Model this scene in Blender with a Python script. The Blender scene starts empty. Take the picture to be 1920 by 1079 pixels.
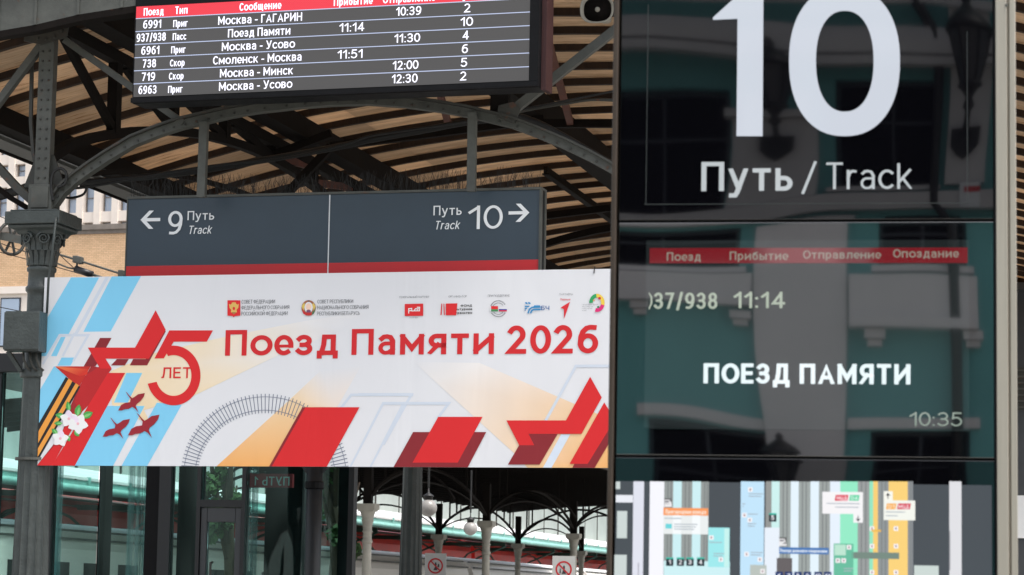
# -*- coding: utf-8 -*-
import bpy, bmesh, math, random
from mathutils import Vector, Matrix
from mathutils.geometry import tessellate_polygon
random.seed(7)
SC = bpy.context.scene
COL = SC.collection
R = math.radians
# ------------------------------------------------------------------ camera, sky, sun, exposure
FPX, EYE, ROLL = 5000.0, 1.6, 0.018
PITCH = math.atan(596/FPX)
cam = bpy.data.objects.new('camera', bpy.data.cameras.new('camera')); COL.objects.link(cam)
cam.data.sensor_width = 36.0; cam.data.lens = 36*FPX/1920
cam.data.clip_start = 0.1; cam.data.clip_end = 3000
cam.location = (0, 0, EYE)
cam.rotation_euler = (Matrix.Rotation(math.pi/2+PITCH, 3, 'X') @ Matrix.Rotation(ROLL, 3, 'Z')).to_euler()
cam.data.dof.use_dof = True; cam.data.dof.focus_distance = 23.6; cam.data.dof.aperture_fstop = 9.5
SC.camera = cam
w = bpy.data.worlds.new('World'); SC.world = w; w.use_nodes = True
SUN_EL, SUN_AZ = R(62), R(124)
EXPO = 1.0      # azimuth clockwise from +Y
nt = w.node_tree; bg = nt.nodes['Background']
sky = nt.nodes.new('ShaderNodeTexSky'); sky.sky_type = 'NISHITA'; sky.sun_disc = False
sky.sun_elevation = SUN_EL; sky.sun_rotation = SUN_AZ; sky.dust_density = 4.0; sky.air_density = 1.0; sky.ozone_density = 0.6
hsv = nt.nodes.new('ShaderNodeHueSaturation'); hsv.inputs['Saturation'].default_value = 0.35
nt.links.new(sky.outputs[0], hsv.inputs['Color']); nt.links.new(hsv.outputs[0], bg.inputs[0])
bg.inputs[1].default_value = 0.14
sl = bpy.data.lights.new('sun', 'SUN'); sl.energy = 1.4; sl.angle = R(25); sl.color = (1, .96, .9)
sun = bpy.data.objects.new('sun', sl); COL.objects.link(sun)
sdir = Vector((math.sin(SUN_AZ)*math.cos(SUN_EL), math.cos(SUN_AZ)*math.cos(SUN_EL), math.sin(SUN_EL)))
sun.rotation_euler = sdir.to_track_quat('Z', 'Y').to_euler(); sun.location = (0, -20, 40)
vs = SC.view_settings; vs.view_transform = 'Standard'; vs.look = 'None'; vs.gamma = 1; vs.use_curve_mapping = False
vs.exposure = EXPO
SC.render.engine = 'CYCLES'
SC.cycles.use_denoising = True
SC.cycles.max_bounces = 8; SC.cycles.transparent_max_bounces = 12
try: SC.cycles.denoiser = 'OPENIMAGEDENOISE'
except Exception: pass

# ------------------------------------------------------------------ photo geometry: rays, frames
cp, sp = math.cos(PITCH), math.sin(PITCH); cr, sr = math.cos(ROLL), math.sin(ROLL)
def ray(px, py):
    dx, dy = px-960, 540-py
    x = dx*cr-dy*sr; y = dx*sr+dy*cr
    return Vector((x, FPX*cp-y*sp, FPX*sp+y*cp))/FPX
def P(px, py, Y):
    r = ray(px, py); return Vector((0, 0, EYE))+r*(Y/r.y)
class Frame:
    """an upright frame standing on the ground: local x across, y away, z up"""
    def __init__(s, x, y, yaw):
        s.o = Vector((x, y, 0)); s.yaw = yaw
        s.U = Vector((math.cos(yaw), -math.sin(yaw), 0)); s.V = Vector((math.sin(yaw), math.cos(yaw), 0))
    def wall(s, px, py, y=0.0):          # ray meets the plane local y
        r = ray(px, py); e = Vector((0, 0, EYE)); o = s.o+s.V*y
        t = (o-e).dot(s.V)/r.dot(s.V); p = e+r*t
        return (p-s.o).dot(s.U), p.z
    def side(s, px, py, x=0.0):          # ray meets the plane local x
        r = ray(px, py); e = Vector((0, 0, EYE)); o = s.o+s.U*x
        t = (o-e).dot(s.U)/r.dot(s.U); p = e+r*t
        return (p-s.o).dot(s.V), p.z
    def flat(s, px, py, z):
        r = ray(px, py); t = (z-EYE)/r.z; p = r*t
        return (p-s.o).dot(s.U), (p-s.o).dot(s.V)
def frame_at(px, py, Y, yaw):
    p = P(px, py, Y); return Frame(p.x, p.y, yaw)
# ------------------------------------------------------------------ materials
def lin(c): return tuple((v/255/12.92 if v/255 <= .04045 else ((v/255+.055)/1.055)**2.4) for v in c)
def mat(name, col, rough=.6, metal=0, var=.15, scale=6, bump=0, stain=None, stain_amt=.5, ior=None, emis=None, estr=1, streak=False, bscale=None):
    m = bpy.data.materials.new(name); m.use_nodes = True; t = m.node_tree; N = t.nodes; L = t.links
    b = N['Principled BSDF']; b.inputs['Roughness'].default_value = rough; b.inputs['Metallic'].default_value = metal
    b.inputs['Base Color'].default_value = (*col, 1)
    if ior: b.inputs['IOR'].default_value = ior
    if emis: b.inputs['Emission Color'].default_value = (*emis, 1); b.inputs['Emission Strength'].default_value = estr
    if var or stain or bump:
        tc = N.new('ShaderNodeTexCoord'); src = tc.outputs['Object']
        if streak:
            mp = N.new('ShaderNodeMapping'); mp.inputs['Scale'].default_value = streak; L.new(src, mp.inputs[0]); src = mp.outputs[0]
        nz = N.new('ShaderNodeTexNoise'); nz.inputs['Scale'].default_value = scale; nz.inputs['Detail'].default_value = 8; nz.inputs['Roughness'].default_value = .65
        L.new(src, nz.inputs['Vector'])
        mr = N.new('ShaderNodeMapRange'); mr.inputs[1].default_value = .25; mr.inputs[2].default_value = .75; mr.inputs[3].default_value = 1-var; mr.inputs[4].default_value = 1+var
        L.new(nz.outputs[0], mr.inputs[0])
        mx = N.new('ShaderNodeVectorMath'); mx.operation = 'SCALE'; mx.inputs[0].default_value = col; L.new(mr.outputs[0], mx.inputs['Scale'])
        out = mx.outputs[0]
        if stain:
            n2 = N.new('ShaderNodeTexNoise'); n2.inputs['Scale'].default_value = scale*1.7; n2.inputs['Detail'].default_value = 10; n2.inputs['Roughness'].default_value = .75
            L.new(src, n2.inputs['Vector'])
            r2 = N.new('ShaderNodeValToRGB'); r2.color_ramp.elements[0].position = 1-stain_amt; r2.color_ramp.elements[1].position = min(1, 1-stain_amt+.12)
            L.new(n2.outputs[0], r2.inputs[0])
            m2 = N.new('ShaderNodeMix'); m2.data_type = 'RGBA'; L.new(r2.outputs[0], m2.inputs[0]); L.new(out, m2.inputs[6]); m2.inputs[7].default_value = (*stain, 1)
            out = m2.outputs[2]
        if name in ('wood', 'joist'):
            oi = N.new('ShaderNodeObjectInfo'); mo = N.new('ShaderNodeMapRange'); mo.inputs[3].default_value = .74; mo.inputs[4].default_value = 1.12; L.new(oi.outputs['Random'], mo.inputs[0])
            vo = N.new('ShaderNodeVectorMath'); vo.operation = 'SCALE'; L.new(out, vo.inputs[0]); L.new(mo.outputs[0], vo.inputs['Scale']); out = vo.outputs[0]
        L.new(out, b.inputs['Base Color'])
        rr = N.new('ShaderNodeMapRange'); rr.inputs[3].default_value = max(0.02, rough-.12); rr.inputs[4].default_value = min(1, rough+.12); L.new(nz.outputs[0], rr.inputs[0])
        if rough > .2: L.new(rr.outputs[0], b.inputs['Roughness'])
        if bump:
            n3 = N.new('ShaderNodeTexNoise'); n3.inputs['Scale'].default_value = bscale or scale*4; n3.inputs['Detail'].default_value = 6
            L.new(src, n3.inputs['Vector'])
            bp = N.new('ShaderNodeBump'); bp.inputs['Strength'].default_value = bump; bp.inputs['Distance'].default_value = .02
            L.new(n3.outputs[0], bp.inputs['Height']); L.new(bp.outputs[0], b.inputs['Normal'])
    return m
RUST = (.13, .045, .02)
M = {}
M['grey_paint'] = mat('grey_paint', (.042, .042, .036), .55, 0, .35, 6, .2, RUST, .42)
M['light_steel'] = mat('light_steel', (.078, .081, .072), .55, 0, .32, 6, .15, (.10, .05, .03), .40)
M['dark_steel'] = mat('dark_steel', (.010, .008, .007), .8, 0, .4, 5, .1, RUST, .34, ior=1.2)  # near-black tone also holds the shade of the unlit canopy undersides
M['rust_steel'] = mat('rust_steel', (.10, .03, .018), .8, 0, .4, 6, .1)
M['column_paint'] = mat('column_paint', (.046, .055, .053), .42, 0, .32, 7, .3, (.14, .13, .115), .34, bscale=40)
M['wood'] = mat('wood', (.64, .50, .36), .75, 0, .30, 1.6, .1, (.30, .17, .075), .46, streak=(.7, 6, 1))
def translucent(m, f):
    N = m.node_tree.nodes; L = m.node_tree.links; b = N['Principled BSDF']; t = N.new('ShaderNodeBsdfTranslucent'); mx = N.new('ShaderNodeMixShader'); mx.inputs[0].default_value = f
    L.new(b.inputs['Base Color'].links[0].from_socket, t.inputs[0]); L.new(b.outputs[0], mx.inputs[1]); L.new(t.outputs[0], mx.inputs[2]); L.new(mx.outputs[0], N['Material Output'].inputs[0])
translucent(M['wood'], .38)
M['joist'] = mat('joist', (.032, .018, .011), .85, 0, .5, 2, .2, (.07, .04, .025), .42, streak=(9, 1, .4))
M['black'] = mat('black_plastic', (.006, .006, .007), .5, 0, .3, 8, ior=1.25)
M['cable'] = mat('cable_rubber', (.009, .009, .009), .55, 0, .5, 30, .3, (.2, .19, .17), .36)
M['aluminium'] = mat('aluminium', (.42, .385, .325), .38, .35, .10, 3, .03, streak=(30, 30, .5))
M['rail_brown'] = mat('bronze_edge', (.05, .036, .026), .5, .3, .2, 4)
M['slate'] = mat('slate_paint', lin((54, 68, 80)), .42, 0, .10, 2.2, .03, lin((98, 110, 120)), .30)
M['sign_red'] = mat('sign_red', lin((205, 35, 42)), .42, 0, .06, 3)
M['white_print'] = mat('white_print', (.78, .80, .82), .5, 0, .04, 8)
M['ivory'] = mat('ivory_paint', (.37, .35, .30), .6, 0, .22, 3, .15, (.25, .22, .18), .36)
M['globe'] = mat('opal_glass', (.30, .285, .27), .25, 0, .05, 3)
M['teal_paint'] = mat('teal_paint', (.22, .46, .41), .55, 0, .25, 2, .05, (.12, .2, .17), .36)
M['pale_roof'] = mat('pale_roof', (.78, .77, .76), .45, .1, .15, 1.2, 0, (.62, .45, .33), .42, streak=(.3, .3, 3))
M['train_white'] = mat('train_cream', (.80, .76, .70), .35, 0, .15, .8, 0, (.35, .32, .28), .36, streak=(1, .12, 1))
M['train_red'] = mat('train_red', (.85, .06, .05), .35, 0, .1, 1)
M['train_dark'] = mat('train_window', (.01, .012, .014), .1, 0, 0)
M['concrete'] = mat('concrete', (.27, .26, .24), .85, 0, .18, .6, .2, (.19, .18, .165), .42)
M['office_stone'] = mat('office_stone', (.86, .77, .69), .8, 0, .06, .5, .03)
M['coping'] = mat('coping', (.22, .19, .165), .8, 0, .25, 1.4)
M['green_steel'] = mat('green_steel', (.02, .06, .045), .6, 0, .3, 3)
M['insulator'] = mat('insulator_black', (.012, .012, .014), .35, 0, .2, 9)
M['leaf'] = mat('leaf', (.05, .11, .03), .6, 0, .5, 1.5)
M['bark'] = mat('bark', (.06, .045, .03), .9, 0, .4, 9, .5)
M['teal_wall'] = mat('teal_wall', (.13, .37, .37), .75, 0, .08, .8, .05)
M['grey_stucco'] = mat('grey_stucco', (.60, .58, .58), .8, 0, .07, 1, .05)
M['window_dark'] = mat('window_dark', (.002, .002, .003), .6, 0, 0, ior=1.15)
M['window_frame'] = mat('window_frame', (.03, .035, .045), .6, 0, .1)
M['iron'] = mat('lantern_iron', (.006, .006, .006), .5, 0, .1)
M['lantern_glass'] = mat('lantern_glass', (.06, .06, .065), .3, 0, .1)
def glassy(name, ior, wav=.02, base=(.002, .002, .003), wscale=1.3, emis=None, estr=0):
    m = mat(name, base, .02, 0, 0, ior=ior, emis=emis, estr=estr); t = m.node_tree; N = t.nodes; L = t.links
    tc = N.new('ShaderNodeTexCoord'); nz = N.new('ShaderNodeTexNoise'); nz.inputs['Scale'].default_value = wscale; nz.inputs['Detail'].default_value = 0
    bp = N.new('ShaderNodeBump'); bp.inputs['Strength'].default_value = wav; bp.inputs['Distance'].default_value = 1
    L.new(tc.outputs['Object'], nz.inputs['Vector']); L.new(nz.outputs[0], bp.inputs['Height']); L.new(bp.outputs[0], N['Principled BSDF'].inputs['Normal'])
    return m
M['kiosk_glass'] = glassy('kiosk_glass', 1.9, .008)
M['screen_glass'] = glassy('screen_glass', 2.85, .0045)
M['lcd'] = glassy('lcd_glow', 2.85, .0045, emis=(.6, .8, .8), estr=.011)
M['office_glass'] = glassy('office_glass', 1.9, .01, (.36, .45, .58))
def pavilion_glass():
    m = bpy.data.materials.new('pavilion_glass'); m.use_nodes = True; N = m.node_tree.nodes; L = m.node_tree.links
    N.remove(N['Principled BSDF'])
    tr = N.new('ShaderNodeBsdfTransparent'); tr.inputs[0].default_value = (.66, .84, .82, 1)
    gl = N.new('ShaderNodeBsdfGlossy'); gl.inputs['Roughness'].default_value = .03; gl.inputs[0].default_value = (.8, .95, .95, 1)
    tc = N.new('ShaderNodeTexCoord'); mp = N.new('ShaderNodeMapping'); mp.inputs['Scale'].default_value = (2.4, 1, .25); nz = N.new('ShaderNodeTexNoise'); nz.inputs['Scale'].default_value = 1.4; nz.inputs['Detail'].default_value = 1
    bp = N.new('ShaderNodeBump'); bp.inputs['Strength'].default_value = .10; bp.inputs['Distance'].default_value = 1
    L.new(tc.outputs['Object'], mp.inputs[0]); L.new(mp.outputs[0], nz.inputs['Vector']); L.new(nz.outputs[0], bp.inputs['Height']); L.new(bp.outputs[0], gl.inputs['Normal'])
    fr = N.new('ShaderNodeLayerWeight'); fr.inputs[0].default_value = .22
    ad = N.new('ShaderNodeMath'); ad.operation = 'ADD'; ad.inputs[1].default_value = .02; L.new(fr.outputs['Fresnel'], ad.inputs[0])
    mx = N.new('ShaderNodeMixShader'); L.new(ad.outputs[0], mx.inputs[0]); L.new(tr.outputs[0], mx.inputs[1]); L.new(gl.outputs[0], mx.inputs[2])
    L.new(mx.outputs[0], N['Material Output'].inputs[0]); return m
M['pavilion_glass'] = pavilion_glass()
def brick_mat():
    m = mat('brick', (.62, .38, .19), .85, 0, 0); t = m.node_tree; N = t.nodes; L = t.links
    tc = N.new('ShaderNodeTexCoord'); mp = N.new('ShaderNodeMapping'); mp.inputs['Rotation'].default_value = (math.pi/2, 0, 0); L.new(tc.outputs['Object'], mp.inputs[0])
    br = N.new('ShaderNodeTexBrick'); br.inputs['Scale'].default_value = 2.5; br.inputs['Color1'].default_value = (.80, .54, .33, 1); br.inputs['Color2'].default_value = (.70, .46, .27, 1); br.inputs['Mortar'].default_value = (.50, .31, .18, 1)
    br.inputs['Mortar Size'].default_value = .03; br.inputs['Brick Width'].default_value = 1.0; br.inputs['Row Height'].default_value = .34
    L.new(mp.outputs[0], br.inputs['Vector'])
    nz = N.new('ShaderNodeTexNoise'); nz.inputs['Scale'].default_value = .7; nz.inputs['Detail'].default_value = 6; L.new(tc.outputs['Object'], nz.inputs['Vector'])
    mr = N.new('ShaderNodeMapRange'); mr.inputs[3].default_value = .78; mr.inputs[4].default_value = 1.2; L.new(nz.outputs[0], mr.inputs[0])
    vm = N.new('ShaderNodeVectorMath'); vm.operation = 'SCALE'; L.new(br.outputs[0], vm.inputs[0]); L.new(mr.outputs[0], vm.inputs['Scale']); L.new(vm.outputs[0], N['Principled BSDF'].inputs['Base Color'])
    return m
M['brick'] = brick_mat()
def attr_mat(name, emit=0, rough=.5, ior=1.45, led=False, wrinkle=0):
    m = bpy.data.materials.new(name); m.use_nodes = True; N = m.node_tree.nodes; L = m.node_tree.links; b = N['Principled BSDF']
    a = N.new('ShaderNodeAttribute'); a.attribute_name = 'col'; b.inputs['Roughness'].default_value = rough; b.inputs['IOR'].default_value = ior
    src = a.outputs['Color']
    if led:
        tc = N.new('ShaderNodeTexCoord'); wv = []
        for ax in (0, 2):
            sx = N.new('ShaderNodeSeparateXYZ'); L.new(tc.outputs['Object'], sx.inputs[0])
            mu = N.new('ShaderNodeMath'); mu.operation = 'MULTIPLY'; mu.inputs[1].default_value = math.pi*2/.016; L.new(sx.outputs[ax], mu.inputs[0])
            si = N.new('ShaderNodeMath'); si.operation = 'SINE'; L.new(mu.outputs[0], si.inputs[0]); wv.append(si)
        ad = N.new('ShaderNodeMath'); ad.operation = 'MULTIPLY'; L.new(wv[0].outputs[0], ad.inputs[0]); L.new(wv[1].outputs[0], ad.inputs[1])
        mr = N.new('ShaderNodeMapRange'); mr.inputs[1].default_value = -1; mr.inputs[2].default_value = 1; mr.inputs[3].default_value = .72; mr.inputs[4].default_value = 1.24; L.new(ad.outputs[0], mr.inputs[0])
        vm = N.new('ShaderNodeVectorMath'); vm.operation = 'SCALE'; L.new(src, vm.inputs[0]); L.new(mr.outputs[0], vm.inputs['Scale']); src = vm.outputs[0]
    if emit:
        L.new(src, b.inputs['Emission Color']); b.inputs['Emission Strength'].default_value = emit; b.inputs['Base Color'].default_value = (.01, .01, .01, 1)
    else: L.new(src, b.inputs['Base Color'])
    if wrinkle:
        tc = N.new('ShaderNodeTexCoord'); mp = N.new('ShaderNodeMapping'); mp.inputs['Scale'].default_value = (1.2, 1, .35); mp.inputs['Rotation'].default_value = (0, R(25), 0)
        nz = N.new('ShaderNodeTexNoise'); nz.inputs['Scale'].default_value = 1.6; nz.inputs['Detail'].default_value = 3; nz.inputs['Distortion'].default_value = .6
        bp = N.new('ShaderNodeBump'); bp.inputs['Strength'].default_value = wrinkle; bp.inputs['Distance'].default_value = .08
        L.new(tc.outputs['Object'], mp.inputs[0]); L.new(mp.outputs[0], nz.inputs['Vector']); L.new(nz.outputs[0], bp.inputs['Height']); L.new(bp.outputs[0], b.inputs['Normal'])
    return m
M['print'] = attr_mat('banner_print', 0, .6, wrinkle=.22)
M['led'] = attr_mat('led_matrix', 1/2**EXPO, .6, led=True)
M['kiosk_emit'] = attr_mat('backlit_glass', 1/2**EXPO, .05, 1.85)
M['map_print'] = attr_mat('lit_map', 1/2**EXPO, .1, 1.3)
# ------------------------------------------------------------------ mesh building
class MB:
    def __init__(s): s.v = []; s.f = []; s.c = []
    def face(s, pts, col=None):
        i = len(s.v); s.v += [tuple(p) for p in pts]; s.f.append(tuple(range(i, i+len(pts))))
        if col is not None: s.c.append(col if isinstance(col[0], (tuple, list)) else [col]*len(pts))
        else: s.c.append([(1, 1, 1)]*len(pts))
    def grid(s, rows, closed=False, cap=False):
        n = len(rows[0]); i = len(s.v)
        for r in rows: s.v += [tuple(p) for p in r]
        for a in range(len(rows)-1):
            for b in range(n if closed else n-1):
                b2 = (b+1) % n
                s.f.append((i+a*n+b, i+a*n+b2, i+(a+1)*n+b2, i+(a+1)*n+b)); s.c.append([(1, 1, 1)]*4)
        if cap:
            s.f.append(tuple(i+k for k in reversed(range(n)))); s.f.append(tuple(i+(len(rows)-1)*n+k for k in range(n))); s.c += [[(1, 1, 1)]*n]*2
        return s
    def box(s, x0, x1, y0, y1, z0, z1, rot=0, c=None):
        p = [(x, y) for x, y in ((x0, y0), (x1, y0), (x1, y1), (x0, y1))]
        if rot:
            c = c or ((x0+x1)/2, (y0+y1)/2); ca, sa = math.cos(rot), math.sin(rot)
            p = [(c[0]+(x-c[0])*ca-(y-c[1])*sa, c[1]+(x-c[0])*sa+(y-c[1])*ca) for x, y in p]
        return s.grid([[(x, y, z0) for x, y in p], [(x, y, z1) for x, y in p]], True, True)
    def bar(s, a, b, wd, dp, side=(0, 1, 0)):      # rectangular bar; wd in the plane, dp along side
        a, b = Vector(a), Vector(b); d = (b-a).normalized(); sd = Vector(side); sd = (sd-d*sd.dot(d)).normalized(); up = d.cross(sd)
        q = [sd*dp/2+up*wd/2, sd*dp/2-up*wd/2, -sd*dp/2-up*wd/2, -sd*dp/2+up*wd/2]
        return s.grid([[a+k for k in q], [b+k for k in q]], True, True)
    def band(s, pts, wd, dp, side=(0, 1, 0)):      # a bent bar through many points
        rows = []; sd = Vector(side); pts = [Vector(p) for p in pts]
        for i, p in enumerate(pts):
            d = (pts[min(i+1, len(pts)-1)]-pts[max(i-1, 0)]).normalized(); up = d.cross(sd).normalized()
            rows.append([p+sd*dp/2+up*wd/2, p+sd*dp/2-up*wd/2, p-sd*dp/2-up*wd/2, p-sd*dp/2+up*wd/2])
        return s.grid(rows, True, True)
    def tube(s, pts, r, n=8):
        rows = []; pts = [Vector(p) for p in pts]; prev = None
        for i, p in enumerate(pts):
            d = (pts[min(i+1, len(pts)-1)]-pts[max(i-1, 0)]).normalized()
            a = prev if prev is not None and abs(prev.dot(d)) < .9 else (Vector((0, 0, 1)) if abs(d.z) < .8 else Vector((1, 0, 0)))
            a = (a-d*a.dot(d)).normalized(); prev = a; b = d.cross(a); rr = r[i] if isinstance(r, (list, tuple)) else r
            rows.append([p+(a*math.cos(t)+b*math.sin(t))*rr for t in (2*math.pi*k/n for k in range(n))])
        return s.grid(rows, True, True)
    def lathe(s, prof, x=0, y=0, n=24, flute=0, fl=(0, 0)):
        rows = []
        for r, z in prof:
            row = []
            for k in range(n):
                t = 2*math.pi*k/n; rr = r*(1-flute*abs(math.sin(7*t))**.7) if fl[0] <= z <= fl[1] else r; row.append((x+rr*math.cos(t), y+rr*math.sin(t), z))
            rows.append(row)
        return s.grid(rows, True, True)
    def prism(s, poly, y0, y1):                    # polygon in x,z given depth y0..y1
        tri = tessellate_polygon([[Vector((x, z, 0)) for x, z in poly]]); i = len(s.v); n = len(poly)
        s.v += [(x, y0, z) for x, z in poly]+[(x, y1, z) for x, z in poly]
        for t in tri:
            s.f.append(tuple(i+k for k in t)); s.f.append(tuple(i+n+k for k in reversed(t))); s.c += [[(1, 1, 1)]*3]*2
        for k in range(n):
            k2 = (k+1) % n; s.f.append((i+k, i+k2, i+n+k2, i+n+k)); s.c.append([(1, 1, 1)]*4)
        return s
    def poly(s, pts, y, col):                      # flat polygon in x,z, per-point colours allowed
        tri = tessellate_polygon([[Vector((x, z, 0)) for x, z in pts]]); cols = col if isinstance(col[0], (tuple, list)) else [col]*len(pts)
        for t in tri:
            p = [pts[k] for k in t]; ar = (p[1][0]-p[0][0])*(p[2][1]-p[0][1])-(p[2][0]-p[0][0])*(p[1][1]-p[0][1])
            t = t if ar > 0 else tuple(reversed(t))
            s.face([(pts[k][0], y, pts[k][1]) for k in t], [cols[k] for k in t])
        return s
    def obj(s, name, m, parent=None, smooth=False, bev=0):
        me = bpy.data.meshes.new(name); me.from_pydata(s.v, [], s.f); me.update()
        if any(c != (1, 1, 1) for cc in s.c for c in cc):
            ca = me.color_attributes.new('col', 'FLOAT_COLOR', 'CORNER'); flat = []
            for cc in s.c:
                for c in cc: flat += [*c, 1]
            ca.data.foreach_set('color', flat)
        else:
            bm = bmesh.new(); bm.from_mesh(me); bmesh.ops.recalc_face_normals(bm, faces=bm.faces); bm.to_mesh(me); bm.free()
        if m: me.materials.append(m)
        if smooth: me.shade_smooth() if hasattr(me, 'shade_smooth') else None
        o = bpy.data.objects.new(name, me); COL.objects.link(o)
        if bev:
            b = o.modifiers.new('bevel', 'BEVEL'); b.width = bev; b.segments = 2; b.limit_method = 'ANGLE'
        if name.startswith('printed'): o.scale.y = .4
        if parent: o.parent = parent
        return o
def tag(o, label, cat, group=None, kind=None):
    if label: o['label'] = label
    if cat: o['category'] = cat
    if group: o['group'] = group
    if kind: o['kind'] = kind
    return o
def thing(name, label, cat, fr=None, loc=None, group=None, kind=None):
    o = bpy.data.objects.new(name, None); COL.objects.link(o); o.empty_display_size = .2
    if fr: o.location = fr.o; o.rotation_euler = (0, 0, -fr.yaw)
    elif loc: o.location = loc
    return tag(o, label, cat, group, kind)
def copy_obj(o, parent, loc=None):
    c = o.copy(); COL.objects.link(c); c.parent = parent
    if loc is not None: c.location = loc
    return c
def copy_tree(o, parent=None):
    c = o.copy(); COL.objects.link(c); c.parent = parent
    for ch in list(o.children): copy_tree(ch, c)
    return c
# ------------------------------------------------------------------ lettering drawn with strokes
def E(cx, cy, rx, ry, a0, a1, n=14):
    return [(cx+rx*math.cos(R(a0+(a1-a0)*k/n)), cy+ry*math.sin(R(a0+(a1-a0)*k/n))) for k in range(n+1)]
G = {}
def g(ch, wd, *st, lo=0.0, hi=1.0):
    for c in ch: G[c] = (wd, st, lo, hi)
g('АA', .74, [(0, -.03), (.5, 1.04), (1, -.03)], [(.2, .28), (.8, .28)])
g('Б', .62, [(.92, 1), (0, 1), (0, 0), (.6, 0)]+E(.6, .285, .4, .285, -90, 90)+[(0, .57)])
g('ВB', .64, [(0, 0), (0, 1), (.55, 1)]+E(.55, .77, .38, .23, 90, -90)+[(0, .54)], [(.3, .54), (.58, .54)]+E(.58, .27, .42, .27, 90, -90)+[(0, 0)])
g('Г', .52, [(0, 0), (0, 1), (1, 1)])
g('Д', .78, [(0, -.22), (0, 0), (1, 0), (1, -.22)], [(.13, 0), (.26, .5), (.3, 1), (.86, 1), (.86, 0)], lo=-.22)
g('ЕE', .56, [(1, 1), (0, 1), (0, 0), (1, 0)], [(0, .52), (.9, .52)])
g('Ё', .56, [(1, 1), (0, 1), (0, 0), (1, 0)], [(0, .52), (.9, .52)], [(.2, 1.3), (.3, 1.3)], [(.7, 1.3), (.8, 1.3)], hi=1.4)
g('Ж', .98, [(.5, 0), (.5, 1)], [(-.03, 0), (.4, .54), (0, 1)], [(1.03, 0), (.6, .54), (1, 1)], [(.35, .52), (.65, .52)])
g('З3', .60, E(.46, .755, .48, .245, 150, -90), [(.3, .51), (.46, .51)]+E(.46, .265, .54, .265, 90, -150)[1:])
g('И', .74, [(0, 0), (0, 1)], [(1, 0), (1, 1)], [(.02, .1), (.98, .9)])
g('Й', .74, [(0, 0), (0, 1)], [(1, 0), (1, 1)], [(.02, .1), (.98, .9)], E(.5, 1.4, .25, .15, 180, 360, 6), hi=1.5)
g('КK', .66, [(0, 0), (0, 1)], [(.97, 1.03), (.06, .36)], [(.36, .56), (1.02, -.04)])
g('Л', .74, [(0, 0), (.12, .03), (.2, .4), (.24, 1), (1, 1), (1, 0)])
g('МM', .88, [(0, 0), (0, 1)], [(1, 0), (1, 1)], [(.0, 1), (.5, .25), (1, 1)])
g('НH', .72, [(0, 0), (0, 1)], [(1, 0), (1, 1)], [(0, .52), (1, .52)])
g('ОO', .84, E(.5, .5, .5, .5, 0, 360, 32))
g('П', .72, [(0, 0), (0, 1), (1, 1), (1, 0)])
g('РP', .62, [(0, 0), (0, 1), (.55, 1)]+E(.55, .71, .45, .29, 90, -90)+[(0, .42)])
g('СC', .72, E(.53, .5, .53, .5, 48, 312, 24))
g('ТT', .64, [(0, 1), (1, 1)], [(.5, 0), (.5, 1)])
g('У', .70, [(0, 1.03), (.53, .28)], [(1, 1.03), (.5, .13), (.36, 0), (.1, 0)])
g('Ф', .90, E(.5, .52, .5, .36, 0, 360, 28), [(.5, 0), (.5, 1)])
g('Х', .70, [(0, 0), (1, 1)], [(0, 1), (1, 0)])
g('Ц', .78, [(0, 1), (0, 0), (1, 0), (1, -.22)], [(.84, 0), (.84, 1)], lo=-.22)
g('Ч', .66, [(0, 1), (0, .62), (.08, .47), (.3, .4), (1, .4)], [(1, 0), (1, 1)])
g('Ш', .95, [(0, 1), (0, 0), (1, 0), (1, 1)], [(.5, 0), (.5, 1)])
g('Щ', .98, [(0, 1), (0, 0), (1, 0), (1, -.24)], [(.45, 0), (.45, 1)], [(.88, 0), (.88, 1)], lo=-.24)
g('Ы', .90, [(0, 1), (0, 0), (.4, 0)]+E(.4, .29, .25, .29, -90, 90)+[(0, .58)], [(1, 0), (1, 1)])
g('Ь', .60, [(0, 1), (0, 0), (.52, 0)]+E(.52, .29, .48, .29, -90, 90)+[(0, .58)])
g('Я', .64, [(1, 0), (1, 1), (.45, 1)]+E(.45, .71, .45, .29, 90, 270)+[(1, .42)], [(.55, .45), (-.02, -.04)])
g('D', .7, [(0, 0), (0, 1), (.45, 1)]+E(.45, .5, .55, .5, 90, -90)+[(0, 0)])
g('а', .62, [(.08, .86), (.25, .97), (.5, 1), (.78, .95), (.97, .72), (.97, 0)], [.86, (.97, .56), (.42, .56)]+E(.42, .27, .42, .29, 90, 270)+[(.65, .0), (.97, .2)])
g('б', .66, E(.5, .5, .5, .5, 0, 360, 26), [(0, .5), (.0, .85), (.15, 1.15), (.45, 1.25), (.92, 1.34)], hi=1.42)
g('е', .70, [.66, (.1, .44), (.98, .44)], E(.5, .5, .5, .5, -4, 303, 24))
g('ё', .70, [.66, (.1, .44), (.98, .44)], E(.5, .5, .5, .5, -4, 303, 24), [(.2, 1.35), (.3, 1.35)], [(.7, 1.35), (.8, 1.35)], hi=1.45)
g('р', .66, [(0, -.38), (0, 1)], E(.5, .5, .5, .5, 0, 360, 26), lo=-.38)
g('ф', .9, E(.5, .5, .5, .5, 0, 360, 26), [(.5, -.38), (.5, 1.35)], lo=-.38, hi=1.35)
g('у', .66, [(0, 1.03), (.52, .04)], [(1, 1.03), (.42, -.2), (.28, -.36), (.02, -.36)], lo=-.40)
g('r', .40, [(0, 0), (0, 1)], [(0, .6), (.2, .88), (.6, 1), (1, .98)])
g('a', .62, [(.08, .86), (.25, .97), (.5, 1), (.78, .95), (.97, .72), (.97, 0)], [.86, (.97, .56), (.42, .56)]+E(.42, .27, .42, .29, 90, 270)+[(.65, .0), (.97, .2)])
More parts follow.
